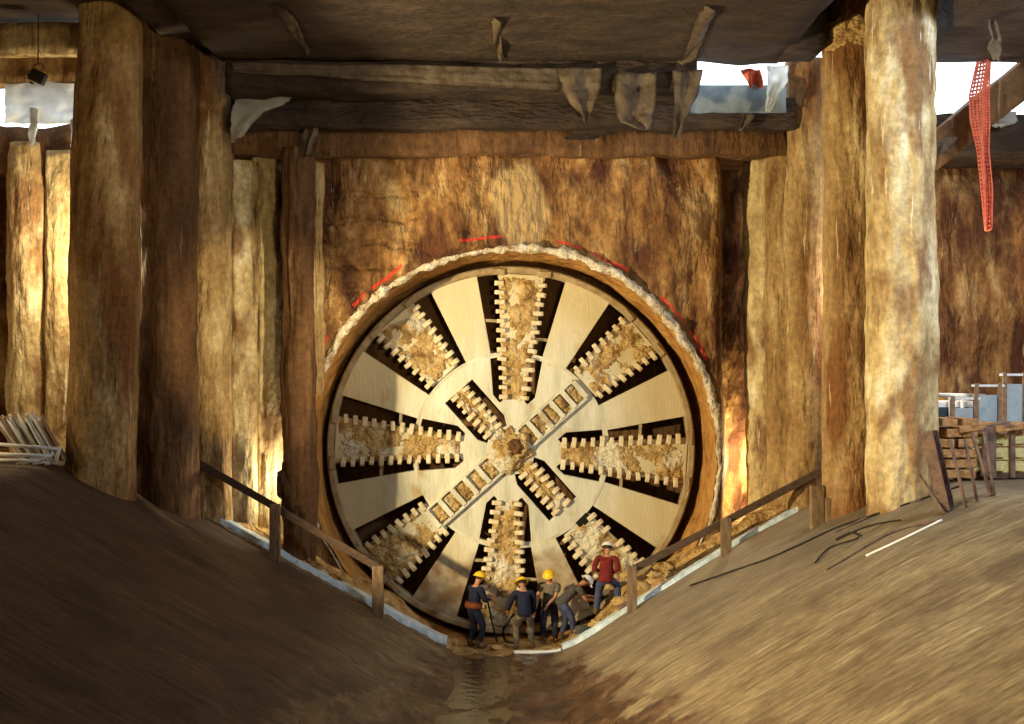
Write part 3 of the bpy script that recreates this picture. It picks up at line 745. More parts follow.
# ------------------------------------------------------------------ sheets and netting
def sheet(name, rows, s0, mat, label, cat='plastic sheet', amp=.06, seed=0, group=None, nu=14, dy=0, thick=.006, soffit=False):
    """rows: list of (xl,xr,y) or ((xl,yl),(xr,yr)) in photo pixels, top to bottom"""
    pr = []
    for r in rows: pr.append(((r[0], r[2]), (r[1], r[2])) if len(r) == 3 else r)
    n = len(pr); nv = (n-1)*6+1
    bm = bmesh.new()
    def f(u, v):
        k = min(n-2, int(v*(n-1))); t = v*(n-1)-k
        (a, b), (c, d) = pr[k], pr[k+1]
        l = (a[0]+(c[0]-a[0])*t, a[1]+(c[1]-a[1])*t); r = (b[0]+(d[0]-b[0])*t, b[1]+(d[1]-b[1])*t)
        jag = 1.4*noise.noise(Vector((v*9, seed, u > .5)))
        yy = l[1]+(r[1]-l[1])*u; s = (CZ-CZ+362-yy)/6.58 if soffit else s0
        p = P(l[0]+(r[0]-l[0])*u+jag*(abs(u-.5)*2), l[1]+(r[1]-l[1])*u+1.5*noise.noise(Vector((u*6, seed, 2)))*v, s)
        if soffit: p.z += .04*math.sin(u*5+v*9); return p
        p.y += dy+amp*math.sin(u*9+seed+v*2)*1.0+amp*noise.noise(Vector((u*3, v*4, seed)))*2
        return p
    grid(bm, nu, nv, f)
    c = sum((v.co for v in bm.verts), Vector())/len(bm.verts)
    for v in bm.verts: v.co -= c
    bmesh.ops.solidify(bm, geom=bm.faces[:], thickness=thick)
    o = obj(name, bm, mat); o.location = c
    return tag(o, label, cat, group)
sheet('plastic_sheet', [(556, 602, 68), (557, 601, 80), (562, 600, 90), (570, 595, 103), (582, 590, 115), (584, 588, 124)], 45.5, mt['plastic'],
      'ragged dusty plastic sheet ending in a point, hanging above wheel centre right', seed=1)
sheet('plastic_sheet', [(616, 656, 73), (615, 656, 95), (616, 654, 112), (619, 652, 122), (640, 650, 130)], 45.5, mt['plastic'],
      'squarish dusty plastic sheet hanging from ceiling edge right of the pointed one', seed=2)
sheet('plastic_sheet', [(672, 703, 70), (674, 698, 95), (673, 686, 118), (672, 680, 138)], 45.5, mt['plastic'],
      'narrow dark plastic strip hanging at left edge of the central daylight gap', seed=3)
sheet('plastic_sheet', [((236, 100), (292, 97)), ((232, 112), (284, 104)), ((231, 128), (262, 112)), ((231, 143), (243, 136))], 45.0, mt['plastic_white'],
      'pale triangular plastic sheet hanging beside the third left pile', seed=4)
sheet('plastic_sheet', [(305, 318, 128), (302, 317, 142), (301, 313, 157)], 44.0, mt['plastic'], 'small pale plastic rag hanging above the slim wall pile left of bore', seed=5)
sheet('plastic_sheet', [((232, 62), (560, 68)), ((232, 67), (560, 82)), ((232, 72), (560, 92))], 45.45, mt['plastic'],
      'long dusty plastic strip running along ceiling edge left of the pointed sheet', seed=6, nu=60, amp=.03)
sheet('plastic_sheet', [((700, 8), (716, 8)), ((690, 40), (703, 42)), ((680, 62), (694, 58)), ((676, 63), (690, 62))], 45.4, mt['plastic'],
      'twisted narrow plastic strip on the ceiling edge left of the central gap', seed=7, soffit=True)
sheet('plastic_sheet', [((272, 8), (286, 8)), ((292, 32), (300, 28)), ((305, 54), (311, 55))], 46.5, mt['plastic'], 'slanting plastic strip on ceiling above upper left of the wall', seed=8, soffit=True)
sheet('plastic_sheet', [((490, 20), (502, 20)), ((494, 40), (501, 40)), ((498, 60), (504, 60))], 46.5, mt['plastic'], 'short plastic strip on ceiling directly above wheel centre', seed=9, soffit=True)
sheet('plastic_sheet', [(766, 789, 66), (767, 788, 82), (766, 779, 96), (765, 770, 112)], 44.4, mt['plastic_white'], 'white plastic rag draped over top of the fourth right pile', seed=10)
sheet('plastic_sheet', [(987, 999, 20), (990, 1002, 38), (987, 1003, 48), (994, 1001, 60)], 51.6, mt['plastic'], 'ragged plastic strip hanging from slab at upper right corner', seed=11)
sheet('plastic_sheet', [((936, 139), (960, 136)), ((936, 148), (952, 146)), ((936, 156), (948, 154))], 44.5, mt['plastic'], 'dull plastic scrap lying on ledge right of the thickest pile', seed=12)
sheet('plastic_sheet', [(4, 82, 78), (4, 82, 96), (4, 80, 112), (4, 80, 124)], 44.2, mt['plastic_white'], 'wide white plastic sheet lit by daylight at upper left', seed=13, nu=40)
sheet('plastic_sheet', [(28, 41, 108), (30, 40, 122), (29, 37, 134), (30, 33, 146)], 44.6, mt['plastic_white'], 'thin cream plastic tail hanging from the wide white sheet', seed=14)
sheet('plastic_sheet', [(70, 80, 120), (71, 79, 136), (72, 78, 152)], 44.6, mt['plastic_white'], 'white plastic tail hanging beside the thick ochre pile', seed=15)
sheet('plastic_sheet', [(988, 1016, 112), (990, 1018, 122), (992, 1003, 127)], 43.6, mt['plastic_white'], 'small white plastic rag on ledge at right edge', seed=16)
sheet('plastic_sheet', [(742, 756, 114), (740, 750, 124), (738, 744, 131)], 43.9, mt['plastic'], 'tiny plastic rag hanging under the blue grey parapet board', seed=17)
sheet('parapet_board', [(694, 786, 85), (692, 786, 98), (690, 786, 113)], 43.9, mt['bluegrey'], 'blue grey parapet board across the central daylight gap', 'board', amp=.004, seed=18, thick=.03)
# red netting: crossed threads
def netting(label, rows, s, seed):
    root_bm = bmesh.new()
    pts = []
    nU, nV = 9, 46
    def at(u, v):
        k = min(len(rows)-2, int(v*(len(rows)-1))); t = v*(len(rows)-1)-k
        xl = rows[k][0]+(rows[k+1][0]-rows[k][0])*t; xr = rows[k][1]+(rows[k+1][1]-rows[k][1])*t; y = rows[k][2]+(rows[k+1][2]-rows[k][2])*t
        p = P(xl+(xr-xl)*u, y, s); p.y += .10*math.sin(u*7+v*3+seed); return p
    for i in range(nU): tube(root_bm, [at(i/(nU-1), j/nV) for j in range(nV+1)], .022, 4)
    for j in range(nV+1): tube(root_bm, [at(i/(nU-1), j/nV) for i in range(nU)], .024, 4)
    c = sum((v.co for v in root_bm.verts), Vector())/len(root_bm.verts)
    for v in root_bm.verts: v.co -= c
    o = obj('safety_net', root_bm, mt['net']); o.location = c; return tag(o, label, 'net')
netting('strip of red plastic safety netting hanging at upper right', [(979, 992, 59), (971, 990, 95), (972, 990, 120), (978, 988, 150), (981, 991, 190), (984, 990, 230)], 45.2, 1)
netting('scrap of red netting showing in central daylight gap', [(742, 760, 70), (750, 762, 88)], 43.85, 2)

# hanging floodlight at upper left
root = empty('hanging_floodlight', P(38, 77, 46), 0, 'black floodlight hanging on a cable at upper left', 'lamp')
bm = bmesh.new(); box(bm, (0, 0, 0), (.34, .22, .26), Euler((0, R(25), 0)).to_matrix()); bevel(bm, .03, 2); obj('housing', bm, mt['cable'], root)
bm = bmesh.new(); tube(bm, [(-.12, 0, .12), (-.1, 0, .26), (.06, 0, .3), (.16, 0, .16)], .015, 6); obj('bracket', bm, mt['rust'], root)
bm = bmesh.new(); tube(bm, [(0, 0, .28), (.01, 0, 1.7)], .012, 6); obj('cable', bm, mt['cable'], root)
bm = bmesh.new()
for k in range(3): box(bm, (-.19+.02*k, 0, .03-.08*k), (.03, .2, .03))
obj('cooling_fin', bm, mt['cable'], root)

# ------------------------------------------------------------------ cables and bars on the right flank
def on_ground(pts, s_guess=None, lift=.02):
    out = []
    for px, py in pts:   # find where the pixel ray meets the cradle
        best = None
        for k in range(600):
            s = 43.6+k*.08
            p = P(px, py, s)
            if p.z < G(p.x, p.y)+lift:
                best = p
            elif best is not None: break
        p = best or P(px, py, 46)
        out.append(Vector((p.x, p.y, G(p.x, p.y)+lift)))
    return out
def smooth(pts, k=6):
    out = []
    for i in range(len(pts)-1):
        p0 = pts[max(i-1, 0)]; p1 = pts[i]; p2 = pts[i+1]; p3 = pts[min(i+2, len(pts)-1)]
        for j in range(k):
            t = j/k
            q = .5*((2*p1)+(p2-p0)*t+(2*p0-5*p1+4*p2-p3)*t*t+(-p0+3*p1-3*p2+p3)*t**3)
            q.z = max(q.z, G(q.x, q.y)+.015); out.append(q)
    out.append(pts[-1]); return out
def ground_line(name, pts, r, mat, label, cat, lift=.03):
    w_ = smooth(on_ground(pts, lift=lift)); c = w_[0].copy()
    bm = bmesh.new(); tube(bm, [p-c for p in w_], r, 6)
    o = obj(name, bm, mat); o.location = c; return tag(o, label, cat)
ground_line('cable', [(690, 586), (735, 570), (765, 560), (800, 545), (838, 527), (880, 513), (925, 498), (960, 486)], .02, mt['cable'], 'long black cable lying along upper part of right slope', 'cable')
ground_line('cable', [(815, 563), (830, 548), (858, 538), (850, 533), (836, 540), (868, 526), (900, 520)], .017, mt['cable'], 'short looped black cable tangled on the right slope', 'cable')
ground_line('cable', [(826, 570), (850, 556), (880, 538), (905, 528), (935, 522)], .02, mt['rust'], 'brown cable lying below the looped one on right slope', 'cable')
ground_line('steel_bar', [(866, 556), (905, 538), (942, 520)], .025, mt['white'], 'pale straight bar lying on right slope below leaning steel beam', 'bar')
ground_line('steel_bar', [(835, 532), (880, 512), (921, 500)], .02, mt['rust'], 'thin rusty bar lying on upper right slope near the thick pale pile', 'bar')

# ------------------------------------------------------------------ equipment on the right platform
PR = 4.66
bm = bmesh.new()   # leaning I-beam
a = Vector((7.98, 23.85, G(7.98, 23.85))); b = P(929, 431, 54.0)
d = (b-a); q = d.to_track_quat('Z', 'Y').to_matrix()
L_ = d.length
for off, dim in (((-.12, 0), (.04, .22)), ((.12, 0), (.04, .22))):
    box(bm, q @ Vector((off[0], off[1], L_/2)), (dim[0], dim[1], L_), q)
box(bm, q @ Vector((0, 0, L_/2)), (.24, .04, L_), q)
o = obj('leaning_steel_beam', bm, mt['rust'], None, False); o.location = a; tag(o, 'dark steel beam leaning against lumber pile by the thick pale pile', 'beam')
def rod(x0, y0, x1, y1, s, r, label, mat=None):
    a = on_ground([(x0, y0)])[0]; b = P(x1, y1, FPX/(a.y+.5))
    bm = bmesh.new(); tube(bm, [Vector((0, 0, 0)), b-a], r, 8)
    o = obj('steel_rod', bm, mat or mt['rust'], None); o.location = a; tag(o, label, 'rod')
rod(966, 507, 950, 440, 52, .032, 'rusty rod leaning just right of the leaning steel beam')
rod(977, 501, 965, 440, 52, .032, 'rusty rod leaning against left yellow formwork panel')
rod(991, 496, 972, 432, 52, .035, 'first of the pair of thin rods leaning on yellow formwork')
rod(994, 495, 984, 432, 52, .035, 'second of the pair of thin rods leaning on yellow formwork')
rod(944, 514, 919, 475, 54, .03, 'thin light bar leaning left of the leaning steel beam', mt['post'])
# lumber pile
lx0, ly = 8.65, 26.4
gr = 'timbers of the lumber pile beside the thick pale pile'
names = ['lowest', 'second', 'third', 'fourth', 'fifth', 'topmost']
for lev in range(6):
    for k in range(2):
        L1 = random.uniform(.30, .40); x = lx0+.10+.40*k+random.uniform(-.04, .04)
        bm = bmesh.new(); box(bm, (0, 0, 0), (L1, .9, .17)); bevel(bm, .012)
        o = obj('timber', bm, mt['lumber'], None, False); o.location = (x, ly+.05*k, PR+.10+lev*.205)
        o.rotation_euler = (0, random.uniform(-.06, .06) if lev < 5 else random.uniform(-.14, .14), random.uniform(-.2, .2))
        tag(o, f'{"left" if k == 0 else "right"} timber of the {names[lev]} layer in lumber pile at right', 'timber', gr)
# yellow formwork panels
for i, (x0, x1, lb) in enumerate(((966, 990, 'yellow ribbed formwork panel just right of the lumber pile'), (992, 1009, 'yellow ribbed formwork panel at right, second from lumber pile'),
                                   (1011, 1030, 'yellow ribbed formwork panel cut by the right edge of view'))):
    s = 49.6; xa, xb = (x0-512)/s, (x1-512)/s; W_ = xb-xa; Hh = .82
    root = empty('formwork_panel', ((xa+xb)/2, FPX/s, PR+.08), 0, lb, 'panel', 'yellow formwork panels')
    nb = 3
    for k in range(nb):
        bm = bmesh.new(); z0 = Hh*k/nb
        box(bm, (0, 0, z0+Hh/nb/2), (W_, .10, Hh/nb-.03)); box(bm, (-W_*.15, -.06, z0+Hh/nb/2), (W_*.55, .06, Hh/nb-.13)); bevel(bm, .01)
        obj('panel_board', bm, mt['yellow'], root, False)
    bm = bmesh.new(); box(bm, (W_/2+.03, -.09, Hh/2), (.10, .08, Hh+.12)); obj('strut', bm, mt['rust'], root, False)
    bm = bmesh.new(); box(bm, (0, .08, -.02), (W_, .3, .12)); obj('skid', bm, mt['wood_dark'], root, False)
# dark column prop
bm = bmesh.new(); box(bm, (0, 0, .5), (.26, .08, 1.0)); bevel(bm, .02); o = obj('dark_board', bm, mt['rust'], None, False)
o.location = P(987, 480, 50.0); o.location.z = PR+.05; o.rotation_euler = (0, R(4), 0); tag(o, 'dark steel plate standing in front of yellow formwork', 'plate')
# rusty timbers and pipes laid on the formwork
for i, (x, y, L1, rz, ry, m, lb) in enumerate([(972, 433, .75, .1, -.12, 'lumber', 'reddish plank lying across top of left formwork panel'),
        (990, 430, .7, -.1, -.2, 'rust', 'rusty plank lying across top of the formwork, middle one'), (1006, 427, .7, .15, -.1, 'lumber', 'reddish plank lying on top of formwork near right edge of view')]):
    bm = bmesh.new(); box(bm, (0, 0, 0), (L1, .5, .13)); bevel(bm, .012); o = obj('plank', bm, mt[m], None, False)
    o.location = P(x, y, 49.6); o.location.z = PR+.08+.82+.13; o.rotation_euler = (0, ry, rz); tag(o, lb, 'plank')
for x, y, lb in ((972, 430, 'short white pipe end resting on left formwork panel'), (994, 424, 'short white pipe end resting on the middle planks of formwork')):
    bm = bmesh.new(); tube(bm, [(-.16, 0, 0), (.16, 0, .02)], .05, 14); o = obj('pipe_end', bm, mt['white']); o.location = P(x-1, y+3, 49.7); o.location.z = 5.66; tag(o, lb, 'pipe')
# blue grey sheets and frames behind
for x0, x1, y0, y1, s, lb in ((952, 975, 408, 432, 47.5, 'small blue grey panel behind lumber pile'), (976, 999, 395, 430, 47, 'blue grey panel with brown end posts behind formwork'),
                               (1004, 1024, 384, 424, 46.5, 'tall blue grey panel behind formwork at right edge of view')):
    a = P(x0, y1, s); b = P(x1, y0, s); root = empty('site_panel', ((a.x+b.x)/2, a.y, PR), 0, lb, 'panel')
    z0 = a.z-PR; z1 = b.z-PR; Wd = b.x-a.x
    bm = bmesh.new(); box(bm, (0, 0, (z0+z1)/2), (Wd, .05, z1-z0)); obj('sheet', bm, mt['bluegrey'], root, False)
    for k in (-1, 1):
        bm = bmesh.new(); box(bm, (k*Wd/2, -.03, (z1+.25)/2), (.08, .08, z1+.25)); obj('post', bm, mt['pole_brown'], root, False)
    bm = bmesh.new(); box(bm, (0, -.03, z1+.2), (Wd+.2, .05, .05)); obj('top_rail', bm, mt['white'], root, False)
# white van cab behind the pile
a = P(948, 440, 46.3)
root = empty('white_van', (a.x+.1, a.y+.2, PR), 0, 'white van cab seen behind the lumber pile', 'van'); root.scale = (.62, .7, .74)
bm = bmesh.new(); prism(bm, [(-.75, .35), (-.75, 1.35), (-.62, 1.95), (-.5, 2.02), (.75, 2.02), (.75, .35)], -.4, .6); bmesh.ops.recalc_face_normals(bm, faces=bm.faces[:]); bevel(bm, .05, 2); obj('cab', bm, mt['white'], root, False)
for k, (x0, x1) in enumerate(((-.60, -.12), (-.04, .50))):
    bm = bmesh.new(); prism(bm, [(x0, 1.35), (x0+(.08 if k == 0 else 0), 1.85), (x1, 1.85), (x1, 1.35)], -.44, -.38); bmesh.ops.recalc_face_normals(bm, faces=bm.faces[:]); obj('window', bm, mt['glass'], root, False)
bm = bmesh.new(); bmesh.ops.create_cone(bm, cap_ends=True, segments=20, radius1=.36, radius2=.36, depth=.2, matrix=Matrix.Translation((-.1, -.32, .36)) @ Matrix.Rotation(R(90), 4, 'X')); obj('wheel', bm, mt['cable'], root)
bm = bmesh.new()
tube(bm, [P(938, 395, 46.6), P(985, 396, 46.6)], .045, 8); c = P(960, 395, 46.6)
for x in (950, 962): tube(bm, [P(x, 396, 46.6), P(x, 470, 46.6)], .03, 6)
for v in bm.verts: v.co -= c
o = obj('scaffold_frame', bm, mt['white']); o.location = c; tag(o, 'white scaffold tube frame above the white van', 'frame')

# ------------------------------------------------------------------ poles and racks on the left platform
PL = 4.9
gp = 'thin poles leaning in a bundle on the left platform'
cnt = 0
pm = {}
for kind in ('pole', 'pole_brown'):
    bm = bmesh.new(); tube(bm, [(0, 0, 0), (0, 0, 1)], .5, 6); me = bpy.data.meshes.new('pole'); bm.to_mesh(me); bm.free(); me.materials.append(mt[kind]); pm[kind] = me
for i in range(52):
    t = i/51
    xb = 22+46*t+random.uniform(-2, 2); xt = xb-22+random.uniform(-3, 3)-6*(1-t)
    yt = 416+random.uniform(-3, 7)+9*max(0, t-.65)
    s = 47.4+random.uniform(-.5, .5)
    a = P(xb, 464, s); a.z = PL+.02; b = P(xt, yt, s-.4)
    if xt < -14: continue
    d = b-a; kind = 'pole' if random.random() < .62 else 'pole_brown'
    o = bpy.data.objects.new('pole', pm[kind]); lnk(o); o.location = a; o.rotation_euler = d.to_track_quat('Z', 'Y').to_euler()
    r = random.uniform(.04, .075); o.scale = (r, r, d.length)
    tag(o, 'thin '+('grey metal' if kind == 'pole' else 'brown')+' pole leaning in the bundle behind the white rack at left', 'pole', gp+(' of grey metal' if kind == 'pole' else ' of brown wood'))
root = empty('tube_rack', P(40, 465, 49), 0, 'white metal tube rack in front of the leaning poles at left', 'rack'); root.location.z = PL
O = Vector(root.location)
for pts, nm in (([P(-4, 444, 49), P(60, 449, 49)], 'top_rail'), ([P(-4, 454, 49), P(52, 456, 49)], 'middle_rail'), ([P(-4, 460, 49), P(38, 461, 49)], 'bottom_rail'),
                ([P(60, 446, 49), P(55, 470, 49)], 'end_post'), ([P(52, 453, 49), P(50, 466, 49), P(46, 468, 49)], 'hook'),
                ([P(16, 467, 49), P(50, 454, 49)], 'brace'), ([P(22, 467, 49), P(46, 458, 49)], 'brace'), ([P(33, 467, 49), P(47, 462, 49)], 'brace')):
    pts = [p-O for p in pts]
    for p in pts: p.z = max(p.z, .02)
    bm = bmesh.new(); tube(bm, pts, .035 if nm != 'brace' else .022, 8); obj(nm, bm, mt['white'], root)

# ------------------------------------------------------------------ workers
def ik(a, b, l1, l2, pole):
    d = b-a; D = min(d.length, (l1+l2)*.995); n = d.normalized()
    x = (l1*l1-l2*l2+D*D)/(2*D); h = math.sqrt(max(0, l1*l1-x*x))
    p = (pole-n*pole.dot(n)).normalized()
    return a+n*x+p*h, a+n*D
def skin_mesh(name, verts, edges, rad, roots, sub=1):
    me = bpy.data.meshes.new(name); me.from_pydata([tuple(v) for v in verts], edges, [])
    o = bpy.data.objects.new(name, me); lnk(o)
    m = o.modifiers.new('skin', 'SKIN'); m.use_smooth_shade = True; m.branch_smoothing = .6
    for i, r in enumerate(rad):
        sv = me.skin_vertices[0].data[i]; sv.radius = r if isinstance(r, tuple) else (r, r); sv.use_root = i in roots
    sb = o.modifiers.new('sub', 'SUBSURF'); sb.levels = sub; sb.render_levels = sub
    dg = bpy.context.evaluated_depsgraph_get(); dg.update()
    out = bpy.data.meshes.new_from_object(o.evaluated_get(dg)); bpy.data.objects.remove(o)
    out.materials.clear(); return out
class Sk:
    def __init__(s): s.v = []; s.e = []; s.r = []; s.roots = set()
    def add(s, p, r, par=None, root=False):
        s.v.append(Vector(p)); s.r.append(r); i = len(s.v)-1
        if par is not None: s.e.append((par, i))
        if root: s.roots.add(i)
        return i
    def chain(s, pts, rs, par=None):
        ids = []
        for k, (p, r) in enumerate(zip(pts, rs)):
            par = s.add(p, r, par, root=(par is None)); ids.append(par)
        return ids
def person(loc, rz, label, lean=0, side=0, hip=.94, feet=((-.12, .02), (.12, -.02)), hands=(None, None), look=(0, 0), top='navy', legs='navy',
           hat='hatyellow', sleeves='long', extra=None, foot_z=(0, 0)):
    root = empty('person', loc, rz, label, 'person'); root.scale = (1.16, 1.16, 1.02)
    Rt = Matrix.Rotation(-R(lean), 3, 'X') @ Matrix.Rotation(R(side), 3, 'Y')
    pel = Vector((0, -math.sin(R(lean))*.14, hip))
    T = lambda x, y, z: pel+Rt @ Vector((x, y, z))
    chest = T(0, 0, .30); neckb = T(0, 0, .50)
    RtH = Rt @ Matrix.Rotation(-R(look[1]), 3, 'X') @ Matrix.Rotation(R(look[0]), 3, 'Z')
    nk = neckb+Rt @ Vector((0, .015, .06)); head = nk+RtH @ Vector((0, .03, .13))
    H = lambda x, y, z: head+RtH @ Vector((x, y, z))
    sh = [T(-.19, 0, .46), T(.19, 0, .46)]; hp = [T(-.095, 0, -.03), T(.095, 0, -.03)]
    el = []; wr = []
    for k, sg in enumerate((-1, 1)):
        tgt = Vector(hands[k]) if hands[k] else sh[k]+Vector((sg*.06, .06, -.52))
        e, w_ = ik(sh[k], tgt, .29, .26, Vector((sg*.5, -1, -.25))); el.append(e); wr.append(w_)
    kn = []; an = []
    for k, sg in enumerate((-1, 1)):
        f = Vector((feet[k][0], feet[k][1], .09+foot_z[k])); q, a_ = ik(hp[k], f, .43, .44, Vector((sg*.15, 1, 0))); kn.append(q); an.append(a_)
    # body: one continuous skinned surface
    b = Sk(); p0 = b.add(pel, (.12, .09), root=True); p1 = b.add(T(0, .01, .15), (.125, .095), p0); p2 = b.add(chest, (.15, .11), p1)
    p3 = b.add(neckb-Rt @ Vector((0, 0, .02)), (.09, .07), p2); p4 = b.add(nk, .055, p3)
    p5 = b.add(H(0, -.01, -.055), (.068, .078), p4); p6 = b.add(H(0, 0, .03), (.078, .095), p5); b.add(H(0, -.005, .10), (.055, .07), p6)
    for k, sg in enumerate((-1, 1)):
        i = b.add(sh[k], .062, p3); mid = (sh[k]+el[k])/2; i = b.add(mid, .052, i); i = b.add(el[k], .043, i)
        i = b.add((el[k]+wr[k])/2, .042, i); i = b.add(wr[k], .028, i)
        dr = (wr[k]-el[k]).normalized(); fw = (dr+Vector((0, .15, -.5))).normalized(); lat = fw.cross(Vector((sg, 0, .2))).normalized()
        palm = wr[k]+fw*.085; b.add(palm, (.040, .020), i)
        for j in range(4):   # four fingers
            base = wr[k]+fw*.06+lat*(.027-.018*j); ln = (.07, .08, .075, .058)[j]; inn = Vector((-sg*.5, .2, 0))
            b.chain([base, base+fw*(.045), base+fw*(.045+ln*.5)+inn*.012, base+fw*(.045+ln*.85)+inn*.035], [.0095, .009, .0085, .007])
        tb = wr[k]+fw*.03+lat*.025; td = (lat*.8+fw*.6).normalized()
        b.chain([tb, tb+td*.035, tb+td*.06+fw*.015], [.012, .010, .009])
        i = b.add(hp[k], .072, p0); i = b.add((hp[k]+kn[k])/2, .068, i); i = b.add(kn[k], .055, i); i = b.add((kn[k]+an[k])/2+Vector((0, -.015, 0)), .052, i); i = b.add(an[k], .036, i)
        b.add(an[k]+Vector((sg*.02, .09, -.05)), .03, i)
    # face: nose, ears, brow
    for p, q, r in (((0, .085, .035), (0, .115, .0), .012), ((-.078, 0, .03), (-.088, -.01, .0), .016), ((.078, 0, .03), (.088, -.01, .0), .016), ((-.02, .088, -.035), (.02, .088, -.035), .007)):
        b.chain([H(*p), H(*q)], [r, r*1.1])
    obj('body', skin_mesh('body', b.v, b.e, b.r, b.roots), mt['skin'], root)
    for sg in (-1, 1):
        bm = bmesh.new(); bmesh.ops.create_icosphere(bm, subdivisions=2, radius=.013, matrix=Matrix.Translation(H(sg*.03, .088, .035))); obj('eye', bm, mt['eye'], root)
    # hair at the back
    bm = bmesh.new(); bmesh.ops.create_uvsphere(bm, u_segments=16, v_segments=10, radius=1)
    for v in bm.verts: v.co = H(v.co.x*.086, v.co.y*.075-.03, v.co.z*.075+.045)
    obj('hair', bm, mt['hair'], root)
    # shirt
    t = Sk(); a_ = t.add(T(0, 0, -.13), (.175, .14), root=True); a = t.add(T(0, 0, .0), (.168, .128), a_); a1 = t.add(T(0, .005, .16), (.158, .122), a); a2 = t.add(chest, (.185, .135), a1); a3 = t.add(neckb-Rt @ Vector((0, 0, .03)), (.12, .09), a2)
    for k in range(2):
        i = t.add(sh[k], .085, a3)
        if sleeves == 'long':
            i = t.add((sh[k]+el[k])/2, .070, i); i = t.add(el[k], .062, i); i = t.add((el[k]+wr[k])/2, .052, i); t.add(wr[k]-(wr[k]-el[k])*.06, .042, i)
        else:
            i = t.add(sh[k]+(el[k]-sh[k])*.35, .078, i); t.add(sh[k]+(el[k]-sh[k])*.65, .072, i)
    obj('shirt' if sleeves != 'long' else 'jacket', skin_mesh('s', t.v, t.e, t.r, t.roots), mt[top], root)
    # trousers
    t = Sk(); a = t.add(T(0, 0, .13), (.14, .108), root=True); a0 = t.add(T(0, 0, -.03), (.195, .155), a)
    for k in range(2):
        i = t.add(hp[k]+(kn[k]-hp[k])*.15, .118, a0); i = t.add((hp[k]+kn[k])/2, .095, i); i = t.add(kn[k], .078, i); i = t.add((kn[k]+an[k])/2, .072, i); t.add(an[k]+Vector((0, 0, .04)), .066, i)
    obj('trousers', skin_mesh('t', t.v, t.e, t.r, t.roots), mt[legs], root)
    for k, sg in enumerate((-1, 1)):
        t = Sk(); i = t.add(an[k]+Vector((0, 0, .12)), .066, root=True); i = t.add(an[k]+Vector((0, -.02, -.03)), (.055, .055), i); i = t.add(an[k]+Vector((sg*.02, .12, -.05)), (.055, .045), i); t.add(an[k]+Vector((sg*.03, .21, -.055)), (.048, .034), i)
        obj('boot', skin_mesh('b', t.v, t.e, t.r, t.roots), mt['boot'], root)
    # hard hat
    bm = bmesh.new(); rows = []
    for j in range(8):
        ph = j/7*PI/2; row = []
        for i in range(24):
            th = 2*PI*i/24; r = math.cos(ph)
            row.append(bm.verts.new(H(.125*r*math.cos(th), .15*r*math.sin(th)-.005, .055+.125*math.sin(ph)+(.012 if abs(math.cos(th)) < .2 and j > 2 else 0))))
        rows.append(row)
    br = [bm.verts.new(H(.142*math.cos(2*PI*i/24), (.17+.045*(math.sin(2*PI*i/24) > .3))*math.sin(2*PI*i/24)-.005, .048)) for i in range(24)]
    rows.insert(0, br)
    for A_, B_ in zip(rows, rows[1:]):
        for i in range(24): bm.faces.new((A_[i], A_[(i+1) % 24], B_[(i+1) % 24], B_[i]))
    bmesh.ops.remove_doubles(bm, verts=bm.verts[:], dist=.0005)
    bmesh.ops.solidify(bm, geom=bm.faces[:], thickness=.008)
    obj('hard_hat', bm, mt[hat], root)
    if extra == 'belt':
        bm = bmesh.new(); rows = []
        for j in range(4):
            rows.append([bm.verts.new(T(.205*math.cos(2*PI*i/28), .17*math.sin(2*PI*i/28), .0+.05*j)) for i in range(28)])
        for A_, B_ in zip(rows, rows[1:]):
            for i in range(28): bm.faces.new((A_[i], A_[(i+1) % 28], B_[(i+1) % 28], B_[i]))
        bmesh.ops.solidify(bm, geom=bm.faces[:], thickness=.015)
        obj('belt', bm, mt['orange'], root)
    return root, wr
def gz(x, y): return bank((x+8.2)/16.4, (y-30.2)/2.9)[2]
def stand(px, s, dz=0): x = (px-512)/s; y = FPX/s; return (x, y, gz(x, y)+dz)
person(stand(474, 41.6), R(-50), 'worker in navy coverall with orange belt and yellow hard hat, standing leftmost', lean=8, hip=.94, feet=((-.13, .0), (.13, .03)),
       hands=((-.05, .38, 1.18), (.10, .36, 1.12)), look=(0, 14), extra='belt')
person(stand(524, 41.8), R(8), 'worker in navy jacket, muddy trousers and yellow hard hat, seen from behind', lean=22, hip=.90, feet=((-.16, -.02), (.18, .05)),
       hands=((-.30, .42, .78), (.26, .30, .80)), look=(10, 18), legs='muddy')
person(stand(550, 40.9, .0), R(168), 'worker in grey T-shirt and yellow hard hat facing the camera', lean=2, hip=.94, feet=((-.12, .02), (.12, 0)),
       hands=((.0, .24, .98), (.30, .06, .84)), look=(0, 16), top='grey', legs='darkjeans', sleeves='short')
person(stand(566, 41.2), R(-70), 'worker in dark grey shirt and white hard hat bending forward to the right', lean=46, hip=.92, feet=((-.12, -.05), (.12, .14)),
       hands=((-.12, .62, .98), (.14, .60, .92)), look=(0, 10), top='darkgrey', legs='jeans', hat='hatwhite', sleeves='short')
person(stand(606, 42.4), R(-12), 'worker in red sweater, blue jeans and white hard hat on the dirt bank', lean=20, hip=.88, feet=((-.2, -.02), (.24, .06)),
       hands=((-.10, .12, .98), (.14, .10, .98)), look=(-12, 12), top='red', legs='jeans', hat='hatwhite', foot_z=(0, .2))
